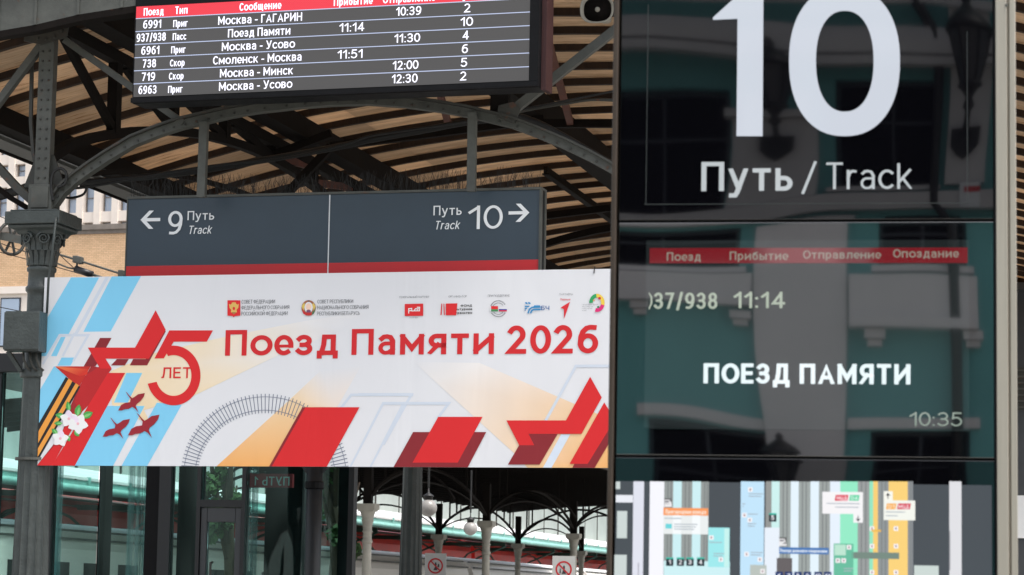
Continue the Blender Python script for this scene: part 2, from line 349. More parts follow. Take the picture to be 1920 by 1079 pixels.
g('k', .60, [(0, 0), (0, 1.37)], [(.97, 1.03), (.06, .36)], [(.36, .56), (1.02, -.04)], hi=1.37)
for lo_, up_ in zip('вгджзийклмнопстчщьыяцcш', 'ВГДЖЗИЙКЛМНОПСТЧЩЬЫЯЦCШ'): G[lo_] = (G[up_][0]*.98, G[up_][1], G[up_][2], G[up_][3])
g('0', .64, E(.5, .5, .5, .5, 0, 360, 30))
g('1', .36, [(1, 0), (1, 1)], [(-.05, .74), (.95, .98)])
g('2', .58, E(.46, .71, .48, .29, 150, -28, 16)+[(0, 0), (1, 0)])
g('4', .66, [(.74, 0), (.74, 1.0)], [(.74, 1), (0, .26), (1, .26)])
g('5', .58, [(.92, 1), (.12, 1), (.06, .56)], [(.06, .56), (.2, .62)]+E(.42, .32, .58, .32, 95, -145, 18))
g('6', .62, E(.5, .32, .5, .32, 0, 360, 26), [(0, .34), (.03, .6), (.16, .82), (.4, .96), (.65, 1), (.88, .99)])
g('7', .58, [(0, 1), (1, 1), (.3, -.03)])
g('8', .62, E(.5, .765, .43, .235, 0, 360, 22), E(.5, .265, .5, .265, 0, 360, 24))
g('9', .62, E(.5, .68, .5, .32, 0, 360, 26), [(1, .66), (.97, .4), (.84, .18), (.6, .04), (.35, 0), (.12, .01)])
g(':', .12, [(.4, .02), (.6, .02)], [(.4, .62), (.6, .62)])
g('-', .36, [(0, .36), (1, .36)])
g('/', .42, [(0, -.1), (1, 1.05)], lo=-.1, hi=1.05)
g('«', .5, [(.4, .8), (0, .5), (.4, .2)], [(1, .8), (.6, .5), (1, .2)]); g('»', .5, [(0, .8), (.4, .5), (0, .2)], [(.6, .8), (1, .5), (.6, .2)])
HK = .84
RND = set('оОеёсСc0СО')
LOWER = set('вгджзийклмнопстчщьыяцcшабеёруфra') | {'k', 'ф'}
def stroke(mb, pts, wt, y, col, mp, lo, hi):
    """one pen stroke with mitred corners and square ends, mp maps (x,z) onto the sign"""
    closed = len(pts) > 3 and abs(pts[0][0]-pts[-1][0])+abs(pts[0][1]-pts[-1][1]) < 1e-6
    q = [Vector(p) for p in pts]
    if closed: q = q[:-1]
    c = [q[0]]
    for p in q[1:]:
        if (p-c[-1]).length > 1e-5: c.append(p)
    q = c; n = len(q)
    if n < 2: return
    if not closed:
        q[0] = q[0]-(q[1]-q[0]).normalized()*wt/2; q[-1] = q[-1]+(q[-1]-q[-2]).normalized()*wt/2
    L_, R_ = [], []
    for i in range(n):
        a = q[i]-q[i-1] if (i or closed) else q[1]-q[0]; b = q[(i+1) % n]-q[i] if (i < n-1 or closed) else q[-1]-q[-2]
        a = a.normalized(); b = b.normalized(); na = Vector((-a.y, a.x)); nb = Vector((-b.y, b.x)); m_ = na+nb
        if m_.length < .25: m_ = na*.25
        m_ = m_.normalized(); k = min(2.6, 1/max(.3, m_.dot(na)))
        L_.append(q[i]+m_*wt/2*k); R_.append(q[i]-m_*wt/2*k)
    cl = lambda p: (p.x, min(hi, max(lo, p.y)))
    for i in range(n if closed else n-1):
        j = (i+1) % n; quad = [mp(*cl(R_[i])), mp(*cl(R_[j])), mp(*cl(L_[j])), mp(*cl(L_[i]))]
        mb.face([(x, y, z) for x, z in quad], col)
def text(mb, s, x0, x1, z0, h, wt, y, col, italic=0, z0r=None, xh=.735, fit=True, space=.34, track=.16, mirror=False):
    """lay string s between local x0..x1 with baseline z0 and cap height h; wt = stroke weight / cap height"""
    pos = []; x = 0
    for ch in s:
        if ch in RND: x -= .03
        if ch == ' ': x += space+.0; continue
        wd, st, lo, hi = G[ch]; low = ch in LOWER
        pos.append((ch, x, wd*(1.0 if not low else .90)+wt*.25)); x += wd*(1.0 if not low else .90)+wt*.25+track-(.07 if ch in RND else 0)
    tot = x-track; kx = (x1-x0)/tot if fit else h
    z1 = z0 if z0r is None else z0r
    for ch, gx, gw in pos:
        _, st, lo, hi = G[ch]; H = xh if ch in LOWER else 1.0
        for si, pts in enumerate(st):
            fw = 1.0
            if not isinstance(pts[0], tuple): fw, pts = pts[0], pts[1:]
            pp = [((px_*(gw*kx-wt*h)+wt*h/2), (pz*(H*h/HK-wt*h)+wt*h/2)) for px_, pz in pts]
            def mp(a, b, gx=gx):
                X = x0+gx*kx+a+italic*b*HK
                if mirror: X = x0+x1-X
                return X, z0+(z1-z0)*((X-x0)/(x1-x0))+b*HK
            stroke(mb, pp, wt*h*fw, y-(si % 3)*.0002, col, mp, lo*H*h/HK if lo < 0 else 0, hi*H*h/HK)
    return mb
# ================================================================== GROUND
YAW = R(13.6)
CF = frame_at(82, 412, 24.0, YAW)                     # the cast iron column in the photo's left
gb = MB(); gb.face([(-900, -400, 0), (900, -400, 0), (900, 1600, 0), (-900, 1600, 0)]); tag(gb.obj('ground', M['concrete']), None, None, kind='structure')
# ================================================================== PLATFORM CANOPY
canopy = thing('platform_canopy', 'old iron platform canopy with arched trusses, dark joists and tan boards above the track signs', 'canopy', CF)
def zroof(u): return 7.45-.027*(u-3.6)**2
UE0, UE1 = -1.85, 9.05
# joists and boards
NJ = 30; SP = .87
us = [UE0+(UE1-UE0)*k/22 for k in range(23)]
jm = MB(); jm.grid([[(u, -.035, zroof(u)-.074), (u, .035, zroof(u)-.074), (u, .035, zroof(u)), (u, -.035, zroof(u))] for u in us], True, True)
j0 = jm.obj('joist', M['joist'], canopy); j0.location.y = -.7
boards = []
for q in range(3):
    b = MB(); u0, u1 = ((UE0, .75), (.75, 3.1), (3.1, UE1))[q]
    uu = [u0+(u1-u0)*k/9 for k in range(10)]
    b.grid([[(u, -.002, zroof(u)+.006), (u, SP-.006, zroof(u)+.006), (u, SP-.006, zroof(u)+.03), (u, -.002, zroof(u)+.03)] for u in uu], True, True)
    boards.append(b.obj('roof_board', M['wood'], canopy))
    boards[-1].location.y = -.7
for k in range(1, NJ):
    copy_obj(j0, canopy, (0, -.7+SP*k, random.uniform(-.012, .012)))
    for b in boards: copy_obj(b, canopy, (0, -.7+SP*k, random.uniform(0, .006)))
b = MB(); 0 and b.grid([[(u, -.75, zroof(u)+.045), (u, 44.6, zroof(u)+.045), (u, 44.6, zroof(u)+.06), (u, -.75, zroof(u)+.06)] for u in us], True, True); 0 and b.obj('roof_sheet', M['pale_roof'], canopy)
# long beams under the joists
for u, wd, dp in ((.34, .20, .22), (2.1, .05, .09), (3.02, .24, .30), (5.6, .2, .3), (7.2, .16, .3)):
    b = MB(); z = zroof(u)-.088
    vv0 = 11.2 if u == 2.1 else -.6; b.box(u-wd/2, u+wd/2, vv0, 25.3, z-dp, z); b.box(u-wd/2-.02, u+wd/2+.02, vv0, 25.3, z-dp-.016, z-dp-.001)
    b.obj('purlin', M['dark_steel'], canopy)
for u in (UE0+.07, UE1-.07):
    b = MB(); b.box(u-.12, u+.12, -.7, 25.4, zroof(u)-.27, zroof(u)-.07); b.obj('eave_beam', M['dark_steel'], canopy)
s = -1
b = MB(); z = zroof(UE0)
b.grid([[(UE0-.06, v, z-.30), (UE0-.32, v, z-.30), (UE0-.32, v, z-.26), (UE0-.06, v, z-.26)] for v in (-.7, 25.4)], True, True); b.obj('soffit', M['light_steel'], canopy)
b = MB(); b.tube([(UE0-.36, -.8, z-.27), (UE0-.36, 25.4, z-.27)], .05, 12); b.obj('gutter', M['dark_steel'], canopy, True)
b = MB(); b.box(UE0-.36, UE0-.33, -.8, 25.4, z-.22, z-.05); b.obj('fascia', M['grey_paint'], canopy)
# steel work in the plane of the columns (local y = 0)
def W(px, py, y=0): x, z_ = CF.wall(px, py, y); return (x, y, z_)
def member(name, pts, wd, dp, m, y=0):
    b = MB(); pp = [W(px, py, y) for px, py in pts]
    b.band(pp, wd, dp) if len(pp) > 2 else b.bar(pp[0], pp[1], wd, dp)
    return b.obj(name, m, canopy)
AR = [(100, 386), (117, 362), (140, 341), (167, 321), (200, 299), (250, 269), (300, 249), (340, 236), (383, 226), (430, 215), (480, 206), (560, 197), (620, 192), (690, 190), (760, 195), (820, 203), (877, 213), (960, 233), (1010, 252), (1060, 273), (1110, 297), (1153, 321), (1220, 360), (1300, 412), (1380, 470)]
member('arch_rib', AR, .075, .10, M['light_steel'])
b = MB(); pp = [W(x, y-9) for x, y in AR]; b.band([(x, 0, z_+.008) for x, _, z_ in pp], .02, .19); b.obj('arch_flange', M['grey_paint'], canopy)
for x0, y0, x1, y1 in ((383, 230, 378, 371), (886, 212, 884, 360)):
    o = member('hanger', [(x0, y0), (x1, y1)], .074, .06, M['light_steel'], -.085)
po = MB(); x0, _, z0 = W(82, 398); x1, _, z1 = W(97, 60)
po.box(x0-.06, x0+.055, -.06, .06, z0, z1, 0); po.box(x0-.10, x0-.062, -.02, .02, z0, z1); po.box(x0-.075, x0+.07, -.075, -.062, z0, z1-.1); po.obj('post', M['light_steel'], canopy, bev=.006)
PX0, PZ0 = x0, z0
po = MB(); po.box(x0-.115, x0+.115, -.10, .10, z0-.0, z0+.24); po.box(x0-.085, x0+.085, -.115, -.102, z0+.02, z0+.22); po.obj('post_shoe', M['light_steel'], canopy, bev=.008)
po = MB(); po.prism([(x0-.2, z0+.23), (x0+.2, z0+.23), (x0+.08, z0+.52), (x0-.09, z0+.52)], -.012, .012); po.obj('gusset_plate', M['grey_paint'], canopy)
xa, _, za = W(95, 60); po = MB(); po.prism([(xa-.22, za-.1), (xa-.05, za-.14), (xa+.2, za-.08), (xa+.23, za+.12), (xa-.2, za+.1)], -.095, -.08); po.obj('gusset_plate', M['grey_paint'], canopy)
member('brace', [(84, 78), (0, 190), (-70, 284)], .065, .07, M['light_steel'], -.03)
member('brace', [(122, 76), (252, 168), (345, 232)], .06, .06, M['light_steel'], -.03)
member('brace', [(962, 208), (1165, 48), (1300, -60)], .075, .07, M['light_steel'], -.03)
member('brace', [(60, 108), (58, 230), (63, 290), (76, 345)], .03, .03, M['grey_paint'], .05)
member('brace', [(76, 392), (30, 350), (-30, 285)], .07, .07, M['grey_paint'], -.02)
member('brace', [(70, 402), (20, 372), (-60, 310)], .045, .05, M['dark_steel'], .10)
xn, _, zn = W(955, 212); po = MB(); po.prism([(xn-.09, zn-.06), (xn+.07, zn-.11), (xn+.12, zn+.02), (xn+.05, zn+.08), (xn-.08, zn+.05)], -.08, -.064); po.obj('gusset_plate', M['grey_paint'], canopy)
member('hanger', [(940, 150), (937, 215)], .16, .08, M['dark_steel'], .02)
# upper chord hidden behind the departure board
member('upper_chord', [(120, 40), (250, 22), (600, -20), (1000, -60), (1400, -90)], .10, .10, M['dark_steel'], .05)
# curved verge plate at the canopy's end
vp = MB(); low = [(-60, 74), (0, 61), (70, 49), (150, 30), (232, 17), (330, 3), (430, -8), (520, -16), (640, -24), (820, -30)]
pts = [CF.wall(x, y, -.62) for x, y in low]; vp.prism(pts+[(x, z_+.62) for x, z_ in reversed(pts)], -.66, -.62)
for x, z_ in pts[1:7]: vp.box(x-.012, x+.012, -.672, -.661, z_+.0, z_+.6)
vp.obj('verge_plate', M['light_steel'], canopy)
b = MB(); b.band([(x, -.60, z_-.03) for x, z_ in pts], .06, .12); b.obj('verge_angle', M['dark_steel'], canopy)
# lengthwise trusses along the column rows
def long_truss(u, v0, n, bay=1.575):
    ztop = zroof(u)-.215; spn = n*bay
    zb = lambda v: 5.55+1.08*math.sin(math.pi*min(1, max(0, (v-v0)/spn)))**.75
    b = MB(); b.box(u-.06, u+.06, v0, v0+spn, ztop-.12, ztop); b.obj('top_chord', M['dark_steel'], canopy)
    pts = [(u, v0+spn*k/24, zb(v0+spn*k/24)) for k in range(25)]
    b = MB(); b.band(pts, .09, .09, (1, 0, 0)); b.obj('arched_chord', M['dark_steel'], canopy)
    b2 = MB(); b2.band([(x, v, z_-.28-.25*math.sin(math.pi*(v-v0)/spn)) for x, v, z_ in pts], .05, .05, (1, 0, 0)); b2.obj('lower_rib', M['dark_steel'], canopy)
    for k in range(1, n):
        v = v0+bay*k
        b = MB(); b.bar((u, v, zb(v)), (u, v, ztop-.1), .13, .10, (1, 0, 0)); b.obj('truss_vertical', M['dark_steel'], canopy)
    for k in range(n):
        v = v0+bay*k; left = k < n/2
        a, c = ((v+.2, ztop-.1), (v+bay, zb(v+bay)+.02)) if left else ((v+bay, ztop-.1), (v+.1, zb(v)+.04))
        b = MB(); b.bar((u+.01, a[0], a[1]), (u+.01, c[0], c[1]), .085, .06, (1, 0, 0)); b.obj('truss_diagonal', M['dark_steel' if left else 'rust_steel'], canopy)
long_truss(0, 0, 8); long_truss(0, 12.6, 8)
# second cross arch at the next column pair
ar2 = [(7.2*k/20, 12.6, 5.6+1.15*math.sin(math.pi*k/20)**.8) for k in range(21)]
b = MB(); b.band(ar2, .09, .1); b.obj('arch_rib', M['dark_steel'], canopy)
ar3 = [(7.2*k/20, 25.2, 5.6+1.15*math.sin(math.pi*k/20)**.8) for k in range(21)]
b = MB(); b.band(ar3, .09, .1); b.obj('arch_rib', M['dark_steel'], canopy)
for vv in (6.3, 12.6, 18.9, 25.2):
    for u0, z0, u1, z1 in ((0, 6.65, .72, 6.9), (.72, 6.75, 3.2, 7.0), (3.2, 6.95, 5.6, 6.9), (.72, 6.75, 0, 6.0)):
        b = MB(); b.bar((u0, vv, z0), (u1, vv, z1), .09, .08); b.obj('cross_brace', M['dark_steel'], canopy)
b = MB(); b.bar((3.2, 1.2, 6.9), (2.1, 6.3, 6.95), .07, .06, (0, 0, 1)); b.obj('wind_brace', M['rust_steel'], canopy)
b = MB(); b.bar((4.6, -.4, 7.0), (3.5, 6.3, 6.95), .07, .06, (0, 0, 1)); b.obj('wind_brace', M['rust_steel'], canopy)

# rivets and bolt heads on the plates and ribs
rv = MB()
for i in range(len(AR)-1):
    for q in (.25, .75):
        a0 = CF.wall(*AR[i]); a1 = CF.wall(*AR[i+1]); x = a0[0]+(a1[0]-a0[0])*q; z_ = a0[1]+(a1[1]-a0[1])*q-.012
        rv.box(x-.009, x+.009, -.062, -.0505, z_-.009, z_+.009)
for k in range(16):
    for dx in (-.035, .03):
        zz = PZ0+.3+k*.09; rv.box(PX0+dx-.008, PX0+dx+.008, -.088, -.0755, zz-.008, zz+.008)
for dx, dz in ((-.15, -.04), (-.08, -.08), (.0, -.09), (.08, -.07), (.15, -.02), (-.1, .05), (.1, .05)): rv.box(xa+dx-.01, xa+dx+.01, -.108, -.0955, za+dz-.01, za+dz+.01)
tag(rv.obj('rivets', M['grey_paint'], canopy), None, None, kind='stuff')
# ---- cast iron columns
def column(parent, u, v, detail=True, zc=5.0, m='column_paint', sc=1.0):
    def nm(mb, n, mm=m, sm=True, **k):
        o = mb.obj(n, M[mm], parent, sm, **k); o.location = (u, v, 0); return o
    k = sc
    sh = MB(); sh.lathe([(.178*k, 0), (.178*k, .1), (.166*k, .2), (.166*k, zc-3.42), (.163*k, zc-3.36), (.128*k, zc-1.42)], n=84, flute=.13, fl=(.22, zc-1.45)); nm(sh, 'shaft', sm=False)
    if detail:
        ba = MB(); ba.lathe([(.168*k, zc-3.60), (.195*k, zc-3.58), (.20*k, zc-3.40), (.178*k, zc-3.36), (.184*k, zc-3.33), (.168*k, zc-3.30)], n=28); nm(ba, 'base_moulding')
        ne = MB(); ne.lathe([(.125*k, zc-1.43), (.135*k, zc-1.40), (.135*k, zc-1.36), (.125*k, zc-1.34), (.12*k, zc-.75), (.12*k, zc-.72), (.138*k, zc-.70), (.14*k, zc-.67), (.122*k, zc-.65), (.118*k, zc-.53), (.132*k, zc-.52), (.134*k, zc-.49), (.115*k, zc-.475)], n=28); nm(ne, 'neck')
    be = MB(); be.lathe([(.10*k, zc-.49), (.115*k, zc-.475), (.118*k, zc-.38), (.14*k, zc-.30), (.16*k, zc-.20), (.20*k, zc-.12), (.16*k, zc-.10)], n=28); nm(be, 'bell')
    ab = MB(); ab.box(-.265*k, .265*k, -.265*k, .265*k, zc-.115, zc-.0); ab.grid([[(sx*a, sy*a, z_) for sx, sy in ((-1, -1), (1, -1), (1, 1), (-1, 1))] for a, z_ in ((.17*k, zc-.20), (.19*k, zc-.165), (.235*k, zc-.145), (.24*k, zc-.118))], True, True); ab.box(-.23*k, .23*k, -.23*k, .23*k, zc+.001, zc+.02); nm(ab, 'abacus', sm=False, bev=.008)
    if detail:
        for i in range(16):                              # two rings of leaves
            for ring, (zz, rr, hh) in enumerate(((zc-.47, .118*k, .16), (zc-.34, .135*k, .14))):
                lf = MB(); t = 2*math.pi*(i+.5*ring)/16; wd = rr*.19; ct, st_ = math.cos(t), math.sin(t)
                rows = []
                for q in range(6):
                    f = q/5; ww = wd*(1-f**3*.75); out = rr+.012+.035*f**2.2; z_ = zz+hh*f-.05*max(0, f-.8)*4*.5
                    rows.append([(out*ct-s_*ww*st_, out*st_+s_*ww*ct, z_) if s_ else ((out+.008)*ct, (out+.008)*st_, z_) for s_ in (-1, 0, 1)])
                lf.grid(rows); nm(lf, 'leaf')
        for i in range(4):
            for sg in (-1, 1):                           # volutes
                vo = MB(); a0 = math.pi/4+i*math.pi/2; cx, cy = .205*k*math.cos(a0)*1.0, .205*k*math.sin(a0); t = a0+sg*R(20)
                tx, ty = -math.sin(t), math.cos(t); ox, oy = math.cos(t)*.19*k, math.sin(t)*.19*k
                pts = []
                for q in range(26):
                    an = q/25*math.pi*4.2; rr = .062*(1-q/25*.86); pts.append((ox+tx*sg*(rr*math.cos(an)), oy+ty*sg*(rr*math.cos(an)), zc-.235+rr*math.sin(an)))
                vo.tube(pts, [.013*(1-q/40) for q in range(26)], 6); nm(vo, 'volute')
zcap = CF.wall(82, 404)[1]
column(canopy, 0, 0, True, zcap)
column(canopy, 0, 12.6, False, zcap)
for vv in (0, 12.6): column(canopy, 7.2, vv, False, zcap)
for u in (0, 7.2):
    for vv in ((12.6,) if u == 0 else (0, 12.6)):
        b = MB(); b.box(u-.06, u+.06, vv-.06, vv+.06, zcap, zroof(u)-.2); b.obj('post', M['dark_steel'], canopy)
# ---- boxes and straps on the column
KF_ = CF
def cpt(px, py, y): x, z_ = CF.wall(px, py, y); return x, z_
jb = thing('junction_box', 'pair of grey metal junction boxes strapped to the fluted column beside the banner', 'junction box', CF)
for x0, x1 in ((17, 45), (49, 78)):
    a, z1 = cpt(x0, 586, -.24); c, z0 = cpt(x1, 660, -.24)
    b = MB(); b.box(a, c, -.32, -.13, z0, z1); b.box(a-.006, c+.006, -.332, -.321, z0+.01, z1-.01); b.obj('box_housing', M['column_paint'], jb, bev=.006)
for px_ in (44, 56, 68):
    a, z1 = cpt(px_, 662, -.2); pts = [(a, -.2, z1), (a+.005, -.2, z1-.06), (a+.03, -.18, z1-.13), (a+.06, -.16, z1-.16)]
    b = MB(); b.tube(pts, .011, 8); b.obj('conduit', M['grey_paint'], jb, True)
b = MB(); zz = cpt(60, 700, 0)[1]; b.lathe([(.150, zz-.05), (.158, zz-.04), (.158, zz+.02), (.150, zz+.03)], n=28); o = b.obj('clamp', M['column_paint'], jb)
b = MB(); b.bar((-.22, -.17, zz+.18), (-.10, -.14, zz+.0), .035, .04); b.obj('bracket', M['column_paint'], jb)
pw = thing('perforated_strap', 'perforated steel strap round the column at the banner foot', 'strap', CF); zz = cpt(60, 862, 0)[1]
b = MB(); b.lathe([(.160, zz-.012), (.172, zz-.012), (.172, zz+.012), (.160, zz+.012)], n=32); b.obj('band', M['light_steel'], pw)
b = MB(); x0, z0 = cpt(104, 408, -.3); x1, z1 = cpt(96, 470, -.3); x2, z2 = cpt(91, 525, -.2)
b.tube([(x0, -.285, z0), (x1, -.27, z1), (x2, -.2, z2), (x2-.02, -.16, z2-.3)], .012, 8); tag(b.obj('down_pipe', M['column_paint'], None, True), 'thin grey conduit running down over the ornate column capital', 'conduit'); bpy.data.objects['down_pipe'].location = CF.o; bpy.data.objects['down_pipe'].rotation_euler = (0, 0, -CF.yaw)
# ---- cables
def cable(label, pts, r, y, group=None, m='cable', name='cable'):
    root = thing(name, label, 'cable', CF, group=group)
    pp = []
    for p in pts:
        yy = p[2] if len(p) > 2 else y; x, z_ = CF.wall(p[0], p[1], yy); pp.append(Vector((x, yy, z_)))
    fine = []
    for i in range(len(pp)-1):
        p0, p1, p2, p3 = pp[max(i-1, 0)], pp[i], pp[i+1], pp[min(i+2, len(pp)-1)]
        for q in range(6):
            t = q/6; fine.append(.5*((2*p1)+(p2-p0)*t+(2*p0-5*p1+4*p2-p3)*t*t+(3*p1-p0-3*p2+p3)*t**3))
    fine.append(pp[-1]); b = MB(); b.tube(fine, r, 8); b.obj('sheath', M[m], root, True)
    return root
cable('thick black cable bundle slung under the arch from the left column to the gusset', [(100, 345), (180, 341), (280, 332), (380, 320), (470, 305), (560, 290), (640, 275), (700, 262), (790, 246), (870, 231), (945, 222)], .032, .9)
cable('thin black cable sagging beside the thick bundle', [(105, 355), (160, 352), (240, 338), (330, 322), (430, 308), (540, 297), (650, 270), (700, 255), (800, 240), (900, 225)], .013, .8)
cable('black cable coil looped above the left capital', [(100, 378), (96, 350), (100, 325), (114, 317), (124, 326), (122, 345), (108, 352)], .014, -.1)
cable('black cable hoop behind the foot of the arch', [(110, 365), (130, 372), (155, 366), (162, 352), (150, 350)], .012, .2)
cable('dark cable bundle entering from the left edge toward the left column', [(-40, 378), (0, 368), (40, 356), (72, 345), (100, 338)], .045, .5)
cable('lower grey conduit rising from the gusset behind the kiosk edge', [(962, 213), (1010, 203), (1060, 195), (1110, 188), (1170, 190)], .014, .4, m='grey_paint')
cable('upper thin conduit rising from the gusset toward the kiosk edge', [(962, 209), (1030, 196), (1100, 182), (1170, 168)], .011, .35)
cable('frosted grey pipe running down beside the right flank of the arch', [(965, 216), (1010, 232), (1060, 258), (1110, 287), (1165, 318)], .03, .5, m='cable')
# ---- loudspeaker
lx, lz = CF.wall(1116, 14, -.2)
ls = thing('horn_loudspeaker', 'grey horn loudspeaker hanging under the roof beside the departure board', 'loudspeaker', CF)
def sqr(a, n=28, e=2.6): return [(a*math.copysign(abs(math.cos(t))**(2/e), math.cos(t)), a*.86*math.copysign(abs(math.sin(t))**(2/e), math.sin(t))) for t in (2*math.pi*k/n for k in range(n))]
b = MB(); b.grid([[(lx+x, y, lz+z_) for x, z_ in sqr(a)] for a, y in ((.05, .28), (.06, .12), (.09, -.02), (.135, -.12), (.150, -.13), (.148, -.14), (.136, -.135), (.118, -.09), (.06, .0), (.03, .05))], True, True); b.obj('horn', M['ivory'], ls, True)
b = MB(); b.grid([[(lx+x, y, lz+z_) for x, z_ in sqr(a)] for a, y in ((.122, -.10), (.06, .002), (.03, .04))], True, True); b.obj('throat', M['dark_steel'], ls, True)
b = MB(); b.lathe([(.001, 0), (.02, .005), (.024, .025), (.016, .04)], n=16); o = b.obj('dome', M['ivory'], ls, True); o.rotation_euler = (R(-90), 0, 0); o.location = (lx, -.12, lz); o.scale = (1, 1, 1)
b = MB(); b.bar((lx+.12, .0, lz+.02), (lx+.2, .05, lz+.3), .03, .05); b.bar((lx+.2, .05, lz+.29), (lx+.2, .05, zroof(lx+.2)-.2), .03, .03); b.obj('bracket', M['grey_paint'], ls)
# ================================================================== DEPARTURE BOARD (lamps: it is a lit screen)
DF = frame_at(990, 80, 22.0, R(17.15))
def D(px, py, y=0): return DF.wall(px, py, y)
board = thing('departure_board', 'large black electronic departures board with red header and white train rows under the roof', 'departure board', DF)
x0, z0 = D(250, 183); x1, z1 = D(990, 152); zt = D(256, 13)[1]; zb_ = (z0+z1)/2; ztr = D(996, -25)[1]; zt = (zt+ztr)/2
x0 = (x0+D(256, 14)[0])/2; x1 = (x1+D(996, -20)[0])/2
b = MB(); b.box(x0-.02, x1+.085, .012, .28, zb_-.055, zt+.12); b.obj('housing', M['black'], board, bev=.01)
fr_ = MB(); fr_.box(x0-.02, x1+.085, -.012, .010, zb_-.05, zb_-.008); fr_.box(x1+.006, x1+.085, -.012, .010, zb_-.006, zt+.1); fr_.obj('frame', M['black'], board)
b = MB(); b.box(x1+.088, x1+.13, .06, .26, zb_-.07, zt+.1); b.obj('mounting_rail', mat('maroon_rail', (.035, .008, .008), .6), board)
for px_ in (330, 620, 940):
    x, _ = D(px_, 100); b = MB(); b.box(x-.04, x+.04, .1, .16, zt+.12, zroof(0)+.1 if False else zt+.9); b.obj('hanger', M['dark_steel'], board)
H = zt-zb_; grey = (.082, .079, .079); hdr = H*.133; row = (H-hdr)/6*1.0
sc_ = MB(); sc_.poly([(x0, zb_), (x1, zb_), (x1, zt), (x0, zt)], 0, grey); sc_.obj('screen', M['led'], board)
hb = MB(); hb.poly([(x0, zt-hdr), (x1, zt-hdr), (x1, zt), (x0, zt)], -.002, (.95, .045, .075)); hb.obj('header_bar', M['led'], board)
ln = MB()
for k in range(0, 6):
    z_ = zt-hdr-row*k; ln.poly([(x0, z_-.0035), (x1, z_-.0035), (x1, z_+.0035), (x0, z_+.0035)], -.004, (.6, .68, .95))
ln.obj('row_line', M['led'], board)
WH = (1.5, 1.5, 1.75)
px2x = lambda px: x0+(px-253)/(992-253)*(x1-x0)*1.0
def dcell(s, cpx, wpx, k, hh=.63, wt=.145, name='row_text'):
    cx = D(cpx, 100)[0]; wd = wpx/740*(x1-x0)
    zr = zt-hdr-row*k-row*.80 if k >= 0 else zt-hdr*.80
    h = row*hh; mb = MB(); text(mb, s, cx-wd/2, cx+wd/2, zr, h, wt, -.006, WH, xh=.76); mb.obj(name, M['led'], board)
for s, c, wd in (('Поезд', 286, 39), ('Тип', 338, 24), ('Сообщение', 486, 79), ('Прибытие', 660, 72), ('Отправление', 765, 96), ('Путь', 874, 40)): dcell(s, c, wd, -1, .58, .158, 'header_text')
for k, (n, t_, r_, a_, d_, p_) in enumerate((('6991', 'Приг', 'Москва - ГАГАРИН', '', '10:39', '2'), ('937/938', 'Пасс', 'Поезд Памяти', '11:14', '', '10'), ('6961', 'Приг', 'Москва - Усово', '', '11:30', '4'), ('738', 'Скор', 'Смоленск - Москва', '11:51', '', '6'), ('719', 'Скор', 'Москва - Минск', '', '12:00', '5'), ('6963', 'Приг', 'Москва - Усово', '', '12:30', '2'))):
    sh = -k*1.0
    dcell(n, 284-k*.9, {4: 35, 7: 57, 3: 26}[len(n)], k); dcell(t_, 337-k*1.1, {'Приг': 28, 'Пасс': 26, 'Скор': 28}[t_], k, .53)
    dcell(r_, 486-k, len(r_)*9.9 if k else 160, k)
    if a_: dcell(a_, 660-k, 46, k, .65)
    if d_: dcell(d_, 765-k, 46, k, .65)
    dcell(p_, 875-k, 11 if len(p_) == 1 else 21, k, .65)
# ================================================================== TRACK SIGN
SF = frame_at(1012, 430, 23.05, R(15.0))
def S(px, py, y=0): return SF.wall(px, py, y)
ts = thing('track_sign', 'slate blue hanging sign with arrows to tracks 9 and 10 above a red band', 'track sign', SF)
x0, z0 = S(236, 516); x0 = (x0+S(241, 374)[0])/2; x1 = S(1011, 430)[0]; zt = (S(241, 374)[1]+S(1015, 357)[1])/2; zr0 = (S(235, 499)[1]+S(1010, 489)[1])/2; zr1 = zr0-.115
b = MB(); b.box(x0, x1, .0, .16, zr1, zt); b.obj('panel', M['slate'], ts)
b = MB(); b.box(x0+.002, x1-.002, -.004, -.0005, zr1, zr0); b.obj('red_band', M['sign_red'], ts)
b = MB(); b.box(x0-.012, x1+.02, -.015, .175, zt+.001, zt+.022); b.box(x1+.001, x1+.02, -.015, .03, zr1, zt); b.box(x1+.001, x1+.02, .12, .175, zr1, zt); b.box(x0-.012, x0-.001, -.006, .03, zr1, zt); b.obj('frame', M['light_steel'], ts)
b = MB(); b.box(x1+.002, x1+.012, .032, .118, zr1, zt); b.obj('side_cover', M['black'], ts)
xm = (S(619, 365)[0]+S(615, 512)[0])/2; b = MB(); b.box(xm-.005, xm+.005, -.007, -.0045, zr1, zt-.002); b.obj('divider', M['white_print'], ts)
def stext(s, pl, pr, pyb, pyc, wt, italic=0, xh=.735, name='lettering'):
    a, zb1 = S(pl, pyb); c, _ = S(pr, pyb); h = S(pl, pyc)[1]-zb1; mb = MB(); text(mb, s, a, c, zb1, h, wt, -.008, (.88, .9, .92), italic, xh=xh); mb.obj(name, M['print_white'], ts)
M['print_white'] = attr_mat('white_vinyl', 0, .5)
stext('9', 315, 342, 441, 397, .135); stext('Путь', 352, 402, 414, 397, .15); stext('Track', 353, 396, 440, 424.5, .13, .2)
stext('Путь', 813, 866, 405, 387, .15); stext('Track', 815, 861, 431.5, 415.5, .13, .2); stext('10', 879, 939, 431, 387, .135)
